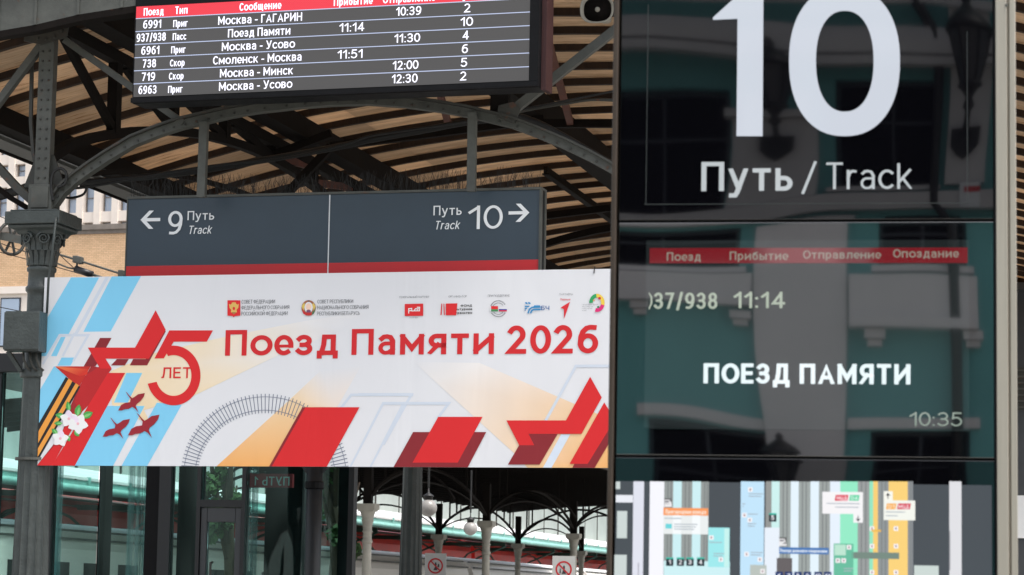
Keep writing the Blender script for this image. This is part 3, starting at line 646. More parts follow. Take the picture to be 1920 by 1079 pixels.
def arrow(cx0, cx1, cy, hh, flip):
    a, z_ = S(cx0, cy); c, _ = S(cx1, cy); h = S(cx0, cy-hh)[1]-z_; wt = h*.36; mb = MB()
    tip, tail, sg = (a, c, 1) if flip else (c, a, -1)
    mb.poly([(min(tip+sg*wt*.6, tail), z_-wt/2), (max(tip+sg*wt*.6, tail), z_-wt/2), (max(tip+sg*wt*.6, tail), z_+wt/2), (min(tip+sg*wt*.6, tail), z_+wt/2)], -.008, (.88, .9, .92))
    d = h
    mb.poly([(tip, z_), (tip+sg*d, z_+d), (tip+sg*(d+wt*1.5), z_+d), (tip+sg*wt*1.5, z_), (tip+sg*(d+wt*1.5), z_-d), (tip+sg*d, z_-d)], -.0082, (.88, .9, .92)); mb.obj('arrow', M['print_white'], ts)
arrow(264, 301, 413.5, 17, True); arrow(954, 993, 400.5, 17, False)
# anti bird wires along the sign top
b = MB(); rng = random.Random(3)
for k in range(600):
    x = x0+(x1-x0)*rng.random(); y = rng.uniform(-.0, .12); hh = rng.uniform(.08, .21); a = rng.uniform(-.04, .04); q = rng.uniform(-.03, .03)
    b.tube([(x, y, zt+.02), (x+a*.4, y, zt+.02+hh*.5), (x+a+q, y+q, zt+.02+hh)], .0015, 3)
tag(b.obj('bird_spikes', M['cable'], ts), None, None, kind='stuff')
# ================================================================== BANNER
BF = frame_at(1150, 700, 22.5, R(15.0))
banner = thing('fabric_banner', 'wide white printed banner with red title, star and cranes below the track sign', 'banner', BF)
BA = [BF.wall(*p) for p in ((82, 522), (1153, 504), (1147, 880), (72, 872))]
bx0 = (BA[0][0]+BA[3][0])/2; bx1 = (BA[1][0]+BA[2][0])/2; bz1 = (BA[0][1]+BA[1][1])/2; bz0 = (BA[2][1]+BA[3][1])/2
WB = (.74, .745, .775)
NX, NZ = 60, 18
b = MB()
for i in range(NX):
    for j in range(NZ):
        q = [(bx0+(bx1-bx0)*a/NX, 0, bz0+(bz1-bz0)*c/NZ) for a, c in ((i, j), (i+1, j), (i+1, j+1), (i, j+1))]; b.face(q, WB)
b.obj('fabric', M['print'], banner)
b = MB(); b.box(bx0, bx1, .004, .035, bz0, bz1); b.obj('backing_frame', M['light_steel'], banner)
def clip(poly, cols):
    for ax, lim, sgn in ((0, bx0, 1), (0, bx1, -1), (1, bz0, 1), (1, bz1, -1)):
        out, oc = [], []
        for i in range(len(poly)):
            p, q, cpp, cq = poly[i-1], poly[i], cols[i-1], cols[i]; ip, iq = (p[ax]-lim)*sgn >= -1e-9, (q[ax]-lim)*sgn >= -1e-9
            if ip != iq:
                t = (lim-p[ax])/(q[ax]-p[ax]); out.append((p[0]+(q[0]-p[0])*t, p[1]+(q[1]-p[1])*t)); oc.append(tuple(cpp[k]+(cq[k]-cpp[k])*t for k in range(3)))
            if iq: out.append(q); oc.append(cq)
        poly, cols = out, oc
        if len(poly) < 3: return [], []
    return poly, cols
# printed layers sit a hair in front of one another
LAY = [0]
def lift(z_=None):
    LAY[0] += 1; return -.0012-.00035*LAY[0]
def zm(x0, y0, k): return lambda p: (x0+p[0]/k, y0+p[1]/k)
Z4, Z5, Z6, Z7, Z8 = zm(60, 500, 2.6975), zm(400, 530, 5.0526), zm(740, 530, 4.5714), zm(320, 700, 4.3636), zm(720, 680, 4.3636)
ID = lambda p: p
def art(mb, z, pts, col, y):
    q = [BF.wall(*z(p)) for p in pts]; cols = col if isinstance(col[0], (tuple, list)) else [col]*len(pts)
    q, cols = clip(q, cols)
    if q:
        # drop doubled points
        qq, cc = [q[0]], [cols[0]]
        for a, c in zip(q[1:], cols[1:]):
            if abs(a[0]-qq[-1][0])+abs(a[1]-qq[-1][1]) > 1e-6: qq.append(a); cc.append(c)
        if len(qq) > 2: mb.poly(qq, y, cc)
def pline(mb, z, pts, wt, col, y):
    q = [BF.wall(*z(p)) for p in pts]
    stroke(mb, q, wt, y, col, lambda a, c: (min(bx1, max(bx0, a)), min(bz1, max(bz0, c))), bz0, bz1)
C8 = lambda r, g_, b_: tuple(min(.85, v/.86) for v in lin((r, g_, b_)))
BLUE, RED, DRED, GREY, OR_, CREAM = C8(120, 190, 222), C8(200, 30, 34), C8(126, 28, 36), C8(192, 200, 212), C8(222, 160, 92), C8(228, 200, 164)
m1 = MB(); y = lift()
for p in ([(198, 57), (340, 57), (186, 343), (30, 343)], [(405, 50), (552, 50), (398, 330), (260, 332)], [(30, 343), (140, 343), (76, 455), (30, 455)], [(146, 358), (170, 358), (125, 455), (96, 455)], [(150, 462), (218, 462), (195, 503), (128, 503)], [(20, 660), (112, 505), (180, 560), (22, 830)]):
    art(m1, Z4, p, BLUE, y)
y = lift()
art(m1, Z4, [(375, 50), (393, 50), (231, 343), (213, 343)], GREY, y)
for l in ([(58, 490), (140, 349), (285, 349), (212, 475)], [(213, 343), (158, 450)]): y = lift(); pline(m1, Z4, l, .022, GREY, y)
m1.obj('printed_stripes', M['print'], banner)
m2 = MB(); y = lift()
art(m2, ID, [(207, 697), (290, 663), (420, 633), (570, 603), (700, 583), (640, 620), (520, 668), (440, 706), (365, 742), (270, 770), (285, 800), (210, 760)], [CREAM, CREAM, C8(226, 210, 190), C8(216, 214, 214), WB, WB, C8(219, 214, 208), C8(224, 208, 186), C8(228, 202, 168), CREAM, CREAM, CREAM], y)
art(m2, Z7, [(358, 780), (985, 210), (1230, -20), (1560, -60), (1360, 285), (1085, 285), (800, 780)], [OR_, C8(222, 196, 160), WB, WB, C8(222, 208, 196), C8(222, 190, 148), OR_], y)
art(m2, Z8, [(250, 0), (780, 5), (1880, 480), (1880, 880), (1190, 880), (1060, 740), (420, 160)], [WB, C8(220, 216, 214), C8(222, 180, 128), OR_, C8(224, 184, 134), C8(222, 196, 168), C8(216, 212, 210)], y)
m2.obj('printed_beams', M['print'], banner)
m3 = MB(); y = lift()
for p in ([(570, 707), (375, 707), (210, 1015), (408, 1015)], [(632, 690), (757, 702), (580, 1015), (450, 1015)], [(478, 540), (558, 540), (485, 690), (415, 690)]): art(m3, Z4, p, BLUE, y)
y = lift()
m3.obj('printed_stripe', M['print'], banner)
for l in ([(1395, 285), (1478, 180), (1975, 180)], [(1475, 770), (1738, 250), (2110, 250)], [(1640, 770), (1905, 250)]): m3 = MB(); y = lift(); pline(m3, Z7, l, .022, GREY, y); m3.obj('printed_outline', M['print'], banner)
for l in ([(-200, 265), (225, 265), (0, 665)], [(0, 337), (530, 337), (450, 445)], [(1325, 475), (1570, 32), (1865, 32)]): m3 = MB(); y = lift(); pline(m3, Z8, l, .024, GREY, y); m3.obj('printed_outline', M['print'], banner)
m3 = MB(); y = lift(); art(m3, Z8, [(1450, 590), (1525, 590), (1365, 875), (1295, 875)], C8(198, 208, 222), y)
m3.obj('printed_stripe', M['print'], banner)
# printed rail track
m4 = MB(); y = lift(); STEEL = C8(104, 112, 130)
def el(a, rx, ry): return (497+rx*math.cos(R(a)), 892-ry*math.sin(R(a)))
for rx, ry in ((152, 147), (131, 122)): pline(m4, ID, [el(a, rx, ry) for a in range(178, 4, -3)], .0045, STEEL, y)
for k in range(62):
    a = 176-k*2.78
    q, p = el(a, 157, 152), el(a, 126, 117); pline(m4, ID, [q, p], .0068, STEEL, y-.0002)
m4.obj('printed_rail_track', M['print'], banner)
m5 = MB(); y = lift()
art(m5, Z4, [(345, 363), (403, 363), (322, 507), (262, 507)], DRED, y)
art(m5, Z4, [(430, 470), (490, 470), (470, 502), (400, 502)], DRED, y)
art(m5, Z4, [(672, 322), (677, 330), (583, 502), (495, 502), (512, 470), (575, 470)], DRED, y)
art(m5, Z4, [(300, 505), (395, 520), (385, 545), (255, 735), (95, 1015), (20, 1015), (150, 850), (200, 695), (240, 610)], C8(150, 30, 36), y)
y = lift(); art(m5, Z4, [(345, 505), (404, 520), (385, 545), (290, 700), (255, 735), (215, 690), (262, 560)], C8(172, 28, 32), y)
art(m5, Z4, [(255, 728), (100, 1015), (20, 1015), (120, 900), (205, 745)], RED, y-.0002)
y = lift(); art(m5, Z4, [(385, 540), (472, 540), (214, 1015), (98, 1015)], RED, y)
art(m5, Z4, [(118, 507), (297, 507), (237, 614)], C8(178, 36, 28), y)
y = lift(); art(m5, Z4, [(120, 508), (285, 520), (280, 548), (240, 556)], [C8(238, 120, 70), C8(196, 50, 34), C8(206, 50, 30), C8(190, 40, 30)], y)
art(m5, Z4, [(283, 412), (522, 412), (626, 223), (677, 322), (592, 468), (372, 468), (404, 518), (345, 518)], RED, y)
m5.obj('printed_star', M['print'], banner)
m6 = MB(); y = lift(); BK = (.012, .012, .014)
art(m6, Z4, [(172, 560), (245, 610), (15, 1010), (15, 830)], BK, y); y = lift()
art(m6, Z4, [(186, 568), (205, 582), (15, 925), (15, 868)], C8(218, 146, 60), y)
art(m6, Z4, [(222, 592), (238, 603), (15, 990), (15, 948)], C8(218, 146, 60), y); m6.obj('printed_ribbon', M['print'], banner)
m7 = MB(); y = lift()
art(m7, Z4, [(695, 325), (916, 325), (885, 382), (717, 382), (716, 384), (668, 466), (620, 467)], RED, y)
y = lift(); pts = []
oc = lambda a, rx, ry: (717+rx*math.cos(R(a)), 553-ry*math.sin(R(a)))
art(m7, Z4, [oc(a, 136, 151) for a in range(112, -165, -6)]+[oc(a, 90, 103) for a in range(-162, 113, 6)], RED, y)
def btext(mb, s, z, xl, xr, zb2, zc_, wt, col, y, xh=.735, italic=0):
    a, za_ = BF.wall(*z((xl, zb2))); c, zc2 = BF.wall(*z((xr, zb2))); h = BF.wall(*z((xl, zc_)))[1]-za_
    text(mb, s, a, c, za_, h, wt, y, col, italic, xh=xh, space=.32)
btext(m7, 'ЛЕТ', Z4, 655, 806, 567, 512, .17, RED, y-.0004)
m7.obj('printed_anniversary_numeral', M['print'], banner)
m8 = MB(); y = lift(); TR = C8(194, 30, 36)
for a_ in (('Поезд', 422, 633.5, 668, 620, .205), ('Памяти', 659, 926, 666.5, 618, .205), ('2026', 951, 1121.5, 664.5, 611.5, .20)):
    m8 = MB(); btext(m8, a_[0], ID, *a_[1:], TR, y, .79); m8.obj('printed_title', M['print'], banner)
m9 = MB(); GT = C8(84, 86, 92)
for s, z, a, c, bl, cl in (('СОВЕТ ФЕДЕРАЦИИ', Z5, 270, 585, 204, 168), ('ФЕДЕРАЛЬНОГО СОБРАНИЯ', Z5, 268, 720, 259, 224), ('РОССИЙСКОЙ ФЕДЕРАЦИИ', Z5, 266, 704, 316, 281), ('СОВЕТ РЕСПУБЛИКИ', Z5, 988, 1325, 202, 167), ('НАЦИОНАЛЬНОГО СОБРАНИЯ', Z5, 986, 1470, 258, 222), ('РЕСПУБЛИКИ БЕЛАРУСЬ', Z5, 984, 1388, 315, 280),
        ('ГЕНЕРАЛЬНЫЙ ПАРТНЕР', Z6, 42, 296, 137, 121), ('ОРГАНИЗАТОР', Z6, 463, 618, 132, 115), ('ПРИ ПОДДЕРЖКЕ', Z6, 800, 986, 126, 108), ('ПАРТНЁРЫ', Z6, 1412, 1528, 113, 98), ('ОАО «РЖД»', Z6, 128, 202, 309, 299), ('МЕЖДУНАРОДНЫЙ', Z6, 1606, 1748, 197, 189), ('ФЕСТИВАЛЬ', Z6, 1606, 1700, 214, 206), ('МОЛОДЁЖИ', Z6, 1606, 1696, 230, 222), ('2026', Z6, 1606, 1644, 247, 239)):
    btext(m9, s, z, a, c, bl, cl, .10, GT, lift()*0+y)
for s, a, c, bl, cl in (('ФОНД', 566, 664, 211, 193), ('Культурное', 482, 664, 242, 222), ('пространство', 447, 664, 274, 254)): btext(m9, s, Z6, a, c, bl, cl, .24, (.02, .02, .02), y-.0024)
btext(m9, 'БЧ', Z6, 1256, 1326, 240, 203, .17, C8(40, 90, 150), y); btext(m9, 'Первые', Z6, 1420, 1506, 157, 140, .15, C8(200, 40, 50), y)
m9.obj('printed_small_lettering', M['print'], banner)
ma = MB(); y = lift(); EM = C8(206, 34, 38); GO = C8(206, 170, 90)
art(ma, Z5, [(136, 172), (258, 172), (258, 318), (205, 322), (195, 334), (185, 322), (136, 318)], EM, y)
yy = y-.0003
def ell(mb, z, cx, cy, rx, ry, col, y, a0=0, a1=360, n=16): art(mb, z, [(cx+rx*math.cos(R(a0+(a1-a0)*k/n)), cy+ry*math.sin(R(a0+(a1-a0)*k/n))) for k in range(n if a1-a0 == 360 else n+1)], col, y)
art(ma, Z5, [(150, 205), (165, 215), (180, 200), (176, 190), (190, 196), (197, 186), (204, 196), (218, 190), (214, 200), (229, 215), (244, 205), (238, 245), (222, 262), (226, 285), (210, 290), (197, 305), (184, 290), (168, 285), (172, 262), (156, 245)], GO, yy); ell(ma, Z5, 197, 250, 12, 16, EM, yy-.0003)
art(ma, Z5, [(185, 300), (178, 285), (216, 285), (209, 300)], C8(150, 110, 60), yy-.0003)
EMB = lambda: ma.obj('printed_emblem', M['print'], banner)
EMB(); ma = MB(); ell(ma, Z5, 905, 245, 68, 74, C8(150, 96, 70), y, 0, 360, 28); ell(ma, Z5, 905, 240, 40, 52, WB, yy, 0, 360, 20); ell(ma, Z5, 905, 235, 26, 34, C8(230, 190, 170), yy-.0003)
art(ma, Z5, [(838, 230), (860, 195), (872, 215), (856, 270)], C8(202, 176, 90), yy-.0003); art(ma, Z5, [(972, 230), (950, 195), (938, 215), (954, 270)], C8(202, 176, 90), yy-.0003)
art(ma, Z5, [(838, 245), (856, 270), (890, 300), (890, 318), (855, 300)], C8(186, 30, 44), yy-.0006); art(ma, Z5, [(972, 240), (954, 270), (920, 300), (920, 318), (955, 300)], C8(60, 110, 80), yy-.0006)
ell(ma, Z5, 905, 278, 22, 18, C8(110, 70, 100), yy-.0006); art(ma, Z5, [(870, 288), (940, 288), (930, 316), (880, 316)], C8(180, 40, 40), yy-.0009); ell(ma, Z5, 905, 180, 7, 8, C8(80, 70, 80), yy-.0006)
EMB(); ma = MB(); art(ma, Z6, [(88, 188), (246, 184), (246, 289), (88, 291)], EM, y)
for l in ([(122, 265), (122, 228), (148, 226), (148, 244), (124, 246)], [(150, 247), (166, 247), (180, 228), (194, 228)], [(168, 246), (214, 246), (216, 216), (196, 216)], [(196, 246), (196, 229), (214, 229)]): pline(ma, Z6, l, .0085, (.8, .8, .8), yy)
EMB(); ma = MB(); art(ma, Z6, [(402, 184), (410, 184), (404, 283), (394, 283)], EM, y); art(ma, Z6, [(420, 184), (427, 184), (431, 283), (423, 283)], EM, y); art(ma, Z6, [(440, 184), (540, 182), (528, 284), (440, 284)], EM, y)
EMB(); ma = MB(); art(ma, Z6, [(820, 206), (887, 206), (887, 232), (820, 232)], EM, y); art(ma, Z6, [(820, 232), (887, 232), (887, 251), (820, 251)], C8(60, 130, 80), y); art(ma, Z6, [(820, 206), (828, 206), (828, 251), (820, 251)], WB, yy)
art(ma, Z6, [(895, 219), (963, 219), (963, 230), (895, 230)], (.8, .8, .8), y); art(ma, Z6, [(895, 230), (963, 230), (963, 241), (895, 241)], C8(50, 70, 150), y); art(ma, Z6, [(895, 241), (963, 241), (963, 251), (895, 251)], EM, y)
for ra, rb, a0, a1 in ((72, 64, 200, 330), (52, 46, 205, 325), (72, 64, 30, 150), (52, 46, 35, 145)):
    for k in range(14):
        a = a0+(a1-a0)*(k+.15)/14; c = a+(a1-a0)*.6/14; art(ma, Z6, [(890+ra*math.cos(R(a)), 228+ra*math.sin(R(a))), (890+ra*math.cos(R(c)), 228+ra*math.sin(R(c))), (890+rb*math.cos(R(c)), 228+rb*math.sin(R(c))), (890+rb*math.cos(R(a)), 228+rb*math.sin(R(a)))], GT, y)
EMB(); ma = MB(); LB = C8(50, 130, 180)
for p in ([(1116, 172), (1134, 172), (1144, 188), (1126, 188)], [(1142, 172), (1160, 172), (1168, 188), (1150, 188)], [(1116, 203), (1160, 203), (1150, 214), (1116, 214)], [(1116, 220), (1140, 220), (1132, 231), (1116, 231)], [(1200, 199), (1248, 199), (1248, 209), (1190, 209)], [(1116, 236), (1128, 236), (1122, 244), (1116, 244)]): art(ma, Z6, p, LB, y)
for l in ([(1146, 262), (1156, 232), (1180, 216), (1246, 214)], [(1168, 262), (1176, 244), (1192, 236), (1246, 234)]): pline(ma, Z6, l, .013, LB, y)
EMB(); ma = MB(); art(ma, Z6, [(1505, 168), (1453, 315), (1452, 232), (1422, 220)], C8(200, 36, 46), y)
EMB(); ma = MB()
for a0, a1, col in ((180, 265, C8(40, 150, 90)), (265, 375, C8(226, 190, 70)), (375, 465, C8(206, 40, 110))):
    n = 8; art(ma, Z6, [(1735+(66)*math.cos(R(a0+(a1-a0)*k/n)), 178+78*math.sin(R(a0+(a1-a0)*k/n))) for k in range(n+1)]+[(1735+36*math.cos(R(a1-(a1-a0)*k/n)), 178+46*math.sin(R(a1-(a1-a0)*k/n))) for k in range(n+1)], col, y)
ell(ma, Z6, 1758, 138, 12, 12, C8(190, 40, 50), yy); ell(ma, Z6, 1746, 214, 10, 10, C8(50, 120, 90), yy); ell(ma, Z6, 1708, 156, 7, 7, C8(220, 150, 90), yy)
EMB()
mb_ = MB(); y = lift()
BIRD = [(437, 730), (452, 702), (472, 692), (497, 688), (500, 672), (486, 652), (474, 634), (482, 640), (495, 656), (508, 668), (522, 660), (538, 648), (572, 642), (566, 662), (550, 682), (530, 698), (526, 708), (532, 722), (540, 742), (522, 720), (508, 712), (490, 722), (470, 724), (455, 730)]
for dx, dy, k in ((0, 0, 1), (-77, 132, 1.02), (62, 118, 1.18)): art(mb_, Z4, [(505+dx+(a-505)*k, 690+dy+(c-690)*k) for a, c in BIRD], C8(142, 28, 40), y)
mb_.obj('printed_cranes', M['print'], banner)
mc = MB(); y = lift()
def leafp(cx, cy, a, l, wd, col, y): 
    ca, sa = math.cos(R(a)), math.sin(R(a)); pr = [(0, 0), (.25, .42), (.55, .5), (.8, .3), (1, 0), (.8, -.3), (.55, -.5), (.25, -.42)]
    art(mc, Z4, [(cx+ca*u*l-sa*v*wd, cy-sa*u*l-ca*v*wd) for u, v in pr], col, y)
LG, LG2 = C8(70, 150, 74), C8(120, 186, 110)
for cx, cy, a, l, wd in ((190, 735, 100, 52, 26), (228, 760, 78, 62, 34), (255, 765, 25, 60, 36), (165, 760, 170, 46, 30), (155, 795, 180, 42, 22), (215, 835, -45, 36, 22), (130, 850, 135, 40, 24), (180, 855, -70, 34, 22)):
    leafp(cx, cy, a, l, wd, LG, y); leafp(cx+3, cy, a, l*.8, wd*.4, LG2, y-.0003)
y -= .0006
for cx, cy, r, a0 in ((188, 772, 46, 20), (234, 797, 54, 60), (145, 872, 44, 10)):
    for k in range(5):
        a = a0+72*k; leafp(cx, cy, a, r, r*.78, [C8(246, 236, 242), C8(238, 206, 224), C8(248, 240, 246), C8(240, 220, 234), C8(244, 228, 240)][k], y-.0003*k)
    ell(mc, Z4, cx, cy, 7, 7, C8(222, 170, 180), y-.0020)
mc.obj('printed_blossom', M['print'], banner)
md = MB(); y = lift()
art(md, Z7, [(1080, 282), (1106, 282), (832, 780), (800, 780)], DRED, y); art(md, Z7, [(1104, 282), (1547, 282), (1272, 780), (822, 780)], RED, y-.0003)
art(md, Z8, [(240, 572), (838, 572), (676, 880), (68, 880)], DRED, y); art(md, Z8, [(445, 448), (808, 448), (605, 822), (235, 822)], RED, y-.0003)
art(md, Z8, [(1185, 588), (1422, 588), (1275, 838), (1015, 838), (1108, 678), (1230, 678)], DRED, y); art(md, Z8, [(1003, 477), (1490, 477), (1688, 120), (1783, 290), (1617, 587), (1185, 587), (1230, 680), (1108, 680)], RED, y-.0003)
art(md, Z8, [(1885, 455), (1885, 590), (1715, 880), (1535, 880), (1562, 828), (1665, 828)], DRED, y); art(md, Z8, [(1803, 330), (1885, 460), (1885, 480), (1668, 832), (1520, 832)], RED, y-.0003)
md.obj('printed_red_blocks', M['print'], banner)
b = MB(); tx, tz = BF.wall(1114, 507); b.tube([(tx, -.004, tz-.03), (tx+.004, -.012, tz), (tx+.002, .02, tz+.03)], .004, 6); b.obj('tie', M['cable'], banner, True)
# ================================================================== KIOSK
KY = R(8.5)
KF = frame_at(1158, 540, 8.15, KY)
def K(px, py, y=0): return KF.wall(px, py, y)
kiosk = thing('track_totem', 'tall aluminium framed black glass totem with huge number 10 and train information display', 'information totem', KF)
xl = (K(1166, 60)[0]+K(1151, 1000)[0])/2; xr = (K(1867, 60)[0]+K(1861, 1000)[0])/2
ztop = K(1500, -150)[1]; zs1 = (K(1165, 417)[1]+K(1866, 412)[1])/2; zs2 = (K(1155, 858)[1]+K(1864, 860)[1])/2; zmap = (K(1153, 903)[1]+K(1862, 906)[1])/2
b = MB(); b.box(xl-.004, xr+.004, .035, .30, .02, ztop); b.obj('body', M['black'], kiosk)
def glass(name, z0, z1, m, y=0.0, ra=0):
    b = MB(); b.box(xl, xr, y, y+.012, z0, z1); return b.obj(name, M[m], kiosk, bev=.002)
glass('upper_glass', zs1+.003, ztop, 'kiosk_glass'); glass('display_glass', zs2+.004, zs1-.004, 'screen_glass', .006); glass('lower_glass', .1, zs2-.004, 'kiosk_glass')
b = MB(); b.box(xl-.022, xl-.006, -.02, .31, 0, ztop+.01); b.obj('edge_profile', M['rail_brown'], kiosk, bev=.004)
xe = K(1906, 540)[0]
b = MB(); b.box(xr+.006, xr+.040, -.016, .31, 0, ztop+.01); b.box(xr+.041, xr+.046, -.004, .30, 0, ztop); b.box(xr+.047, xe+.0, -.010, .31, 0, ztop+.01); b.obj('edge_profile', M['aluminium'], kiosk, bev=.004)
b = MB(); b.box(xr+.0005, xr+.0055, -.012, .03, 0, ztop); b.obj('gasket', M['black'], kiosk)
b = MB(); b.box(xl-.022, xe, -.02, .31, ztop+.011, ztop+.05); b.obj('top_cap', M['aluminium'], kiosk, bev=.004)
b = MB(); b.lathe([(.0045, -.003), (.0045, .001)], n=12); o = b.obj('screw', M['light_steel'], kiosk); o.rotation_euler = (R(90), 0, 0); o.location = (K(1887, 13)[0], -.018, K(1887, 13)[1])
# lit characters
LW = (.62, .66, .74)
b = MB(); y = -.003
b.poly([K(*p) for p in ((1381, 256.5), (1430, 256.5), (1431.5, -16), (1392, -16), (1337, 34), (1337, 38.5), (1383, 36.5))], y, LW)
def se(cx, cy, rx, ry, a, e=2.25): c, s_ = math.cos(a), math.sin(a); return K(cx+rx*math.copysign(abs(c)**(2/e), c), cy-ry*math.copysign(abs(s_)**(2/e), s_))
N_ = 64
for k in range(N_):
    a0, a1 = 2*math.pi*k/N_, 2*math.pi*(k+1)/N_
    q = [se(1583.5, 116, 104, 140.5, a0), se(1583.5, 116, 104, 140.5, a1), se(1584, 116, 54, 94.5, a1), se(1584, 116, 54, 94.5, a0)]
    b.face([(q[0][0], y, q[0][1]), (q[1][0], y, q[1][1]), (q[2][0], y, q[2][1]), (q[3][0], y, q[3][1])], LW)
b.obj('number_ten', M['kiosk_emit'], kiosk)
def kt(s, pl, pr, pyb, pyc, wt, col, xh=.735, name='lettering', y=-.003, italic=0, m='kiosk_emit'):
    a, zb1 = K(pl, pyb); c = K(pr, pyb)[0]; h = K(pl, pyc)[1]-zb1; mb = MB(); text(mb, s, a, c, zb1, h, wt, y, col, italic, xh=xh); mb.obj(name, M[m], kiosk)
DW = (.52, .56, .58)
kt('Путь', 1315, 1486, 359.5, 305, .17, DW, .77); kt('/', 1503, 1531, 360, 306, .10, DW); kt('Track', 1549, 1709, 356, 306, .105, DW, .72)
b = MB(); ax, az = K(1211, 390); 
for x0_, x1_, z0_, z1_ in ((1208, 1814, 389.0, 390.6),):
    p0, p1 = K(x0_, 389), K(x1_, 378); b.box(p0[0], p1[0], -.0015, -.0005, (p0[1]+p1[1])/2, (p0[1]+p1[1])/2+.0022)
p0, p1 = K(1814, 380), K(1822, 60); b.box(p0[0]-.001, p0[0]+.001, -.0015, -.0005, p0[1], p1[1]); p0, p1 = K(1211, 385), K(1215, 10); b.box(p0[0]-.001, p0[0]+.001, -.0015, -.0005, p0[1], p1[1])
b.obj('mask_line', mat('mask_line', (.035, .04, .04), .4), kiosk)
# display
q = [K(1206, 806), K(1818, 807), K(1816, 446), K(1213, 456)]
lx0, lx1 = (q[0][0]+q[3][0])/2, (q[1][0]+q[2][0])/2; lz0, lz1 = (q[0][1]+q[1][1])/2, (q[2][1]+q[3][1])/2
b = MB(); b.box(lx0, lx1, .0025, .0055, lz0, lz1); b.obj('display_area', M['lcd'], kiosk)
rz0, rz1 = (K(1218, 500)[1]+K(1814, 488)[1])/2, (K(1218, 469)[1]+K(1814, 462)[1])/2
b = MB(); b.poly([(K(1218, 480)[0], rz0), (lx1-.004, rz0), (lx1-.004, rz1), (K(1218, 480)[0], rz1)], .0015, (.17, .002, .007)); b.obj('header_bar', M['screen_emit'] if 'screen_emit' in M else M.setdefault('screen_emit', attr_mat('display_pixels', 1/2**EXPO, .04, 3.0)), kiosk)
HT = (.27, .23, .19)
for s, a, c, bb, cc in (('Поезд', 1250, 1314, 490, 474), ('Прибытие', 1368, 1477, 488.5, 472.5), ('Отправление', 1506, 1651, 486, 470.5), ('Опоздание', 1675, 1797, 484, 468)): kt(s, a, c, bb, cc, .18, HT, .75, 'display_text', .0005, 0, 'screen_emit')
PW = (.36, .42, .33)
kt('37/938', 1226, 1345, 580, 549.5, .17, PW, .75, 'display_text', .0005, 0, 'screen_emit'); kt('11:14', 1376, 1472, 578.5, 548, .17, PW, .75, 'display_text', .0005, 0, 'screen_emit')
# left digit cut by the display's edge: only its right side shows
b = MB(); stroke(b, [K(1216.5, 551), K(1221.5, 558), K(1221.5, 569), K(1217, 579)], .0055, .0005, PW, lambda a, c: (max(a, K(1216, 560)[0]), c), 0, 9); b.obj('display_text', M['screen_emit'], kiosk)
kt('ПОЕЗД ПАМЯТИ', 1319, 1707, 719.5, 682, .215, (.85, .95, .98), .75, 'display_text', .0005, 0, 'screen_emit')
kt('10:35', 1706, 1804, 799.5, 773.5, .13, (.27, .33, .28), .75, 'display_text', .0005, 0, 'screen_emit')
# station map
mzb = .82
mm = MB(); y = -.002
DK = C8(70, 76, 84); DKc = lin((76, 82, 88))
def mr(mb, x0, y0, x1, y1, c, d=0): 
    p = [K(x0, y1), K(x1, y1), K(x1, y0), K(x0, y0)]; xa = (p[0][0]+p[3][0])/2; xb = (p[1][0]+p[2][0])/2; mb.poly([(xa, p[0][1]), (xb, p[0][1]), (xb, p[3][1]), (xa, p[3][1])], y-.0004*(d+(1 if d > 2.6 else 0)), c)
L3 = lambda r, g_, b_: lin((r, g_, b_))
BOT = 1215
mr(mm, 1153, 903, 1860, BOT, L3(74, 80, 86))
mm.obj('map_screen', M['map_print'], kiosk)
mp_ = MB()
for x0_, x1_, c in ((1186, 1206, (226, 228, 240)), (1217, 1244, (248, 248, 255)), (1244, 1328, (152, 158, 156)), (1261, 1277, (206, 240, 245)), (1297, 1313, (206, 240, 245)), (1388, 1432, (196, 230, 252)), (1435, 1446, (150, 152, 150)), (1446, 1461, (206, 242, 240)), (1461, 1600, (160, 168, 166)), (1482, 1497, (230, 244, 254)), (1519, 1535, (230, 244, 254)), (1535, 1556, (160, 166, 164)), (1556, 1575, (232, 242, 254)), (1575, 1608, (150, 236, 200)), (1608, 1630, (156, 160, 160)), (1630, 1637, (150, 232, 196)), (1637, 1646, (250, 208, 120)), (1646, 1666, (146, 152, 154)), (1666, 1702, (252, 212, 124)), (1702, 1712, (140, 144, 148)), (1780, 1803, (226, 226, 230))):
    mr(mp_, x0_, 903.5, x1_, BOT, L3(*c), 1+(x0_ not in (1244, 1461)))
for x_ in (1250, 1256, 1283, 1290, 1319, 1324, 1467, 1474, 1503, 1510, 1541, 1548, 1614, 1622, 1652, 1659, 1707): mr(mp_, x_, 903.5, x_+2.2, BOT, L3(128, 132, 132), 2.5)
mp_.obj('map_tracks', M['map_print'], kiosk)
mq = MB()
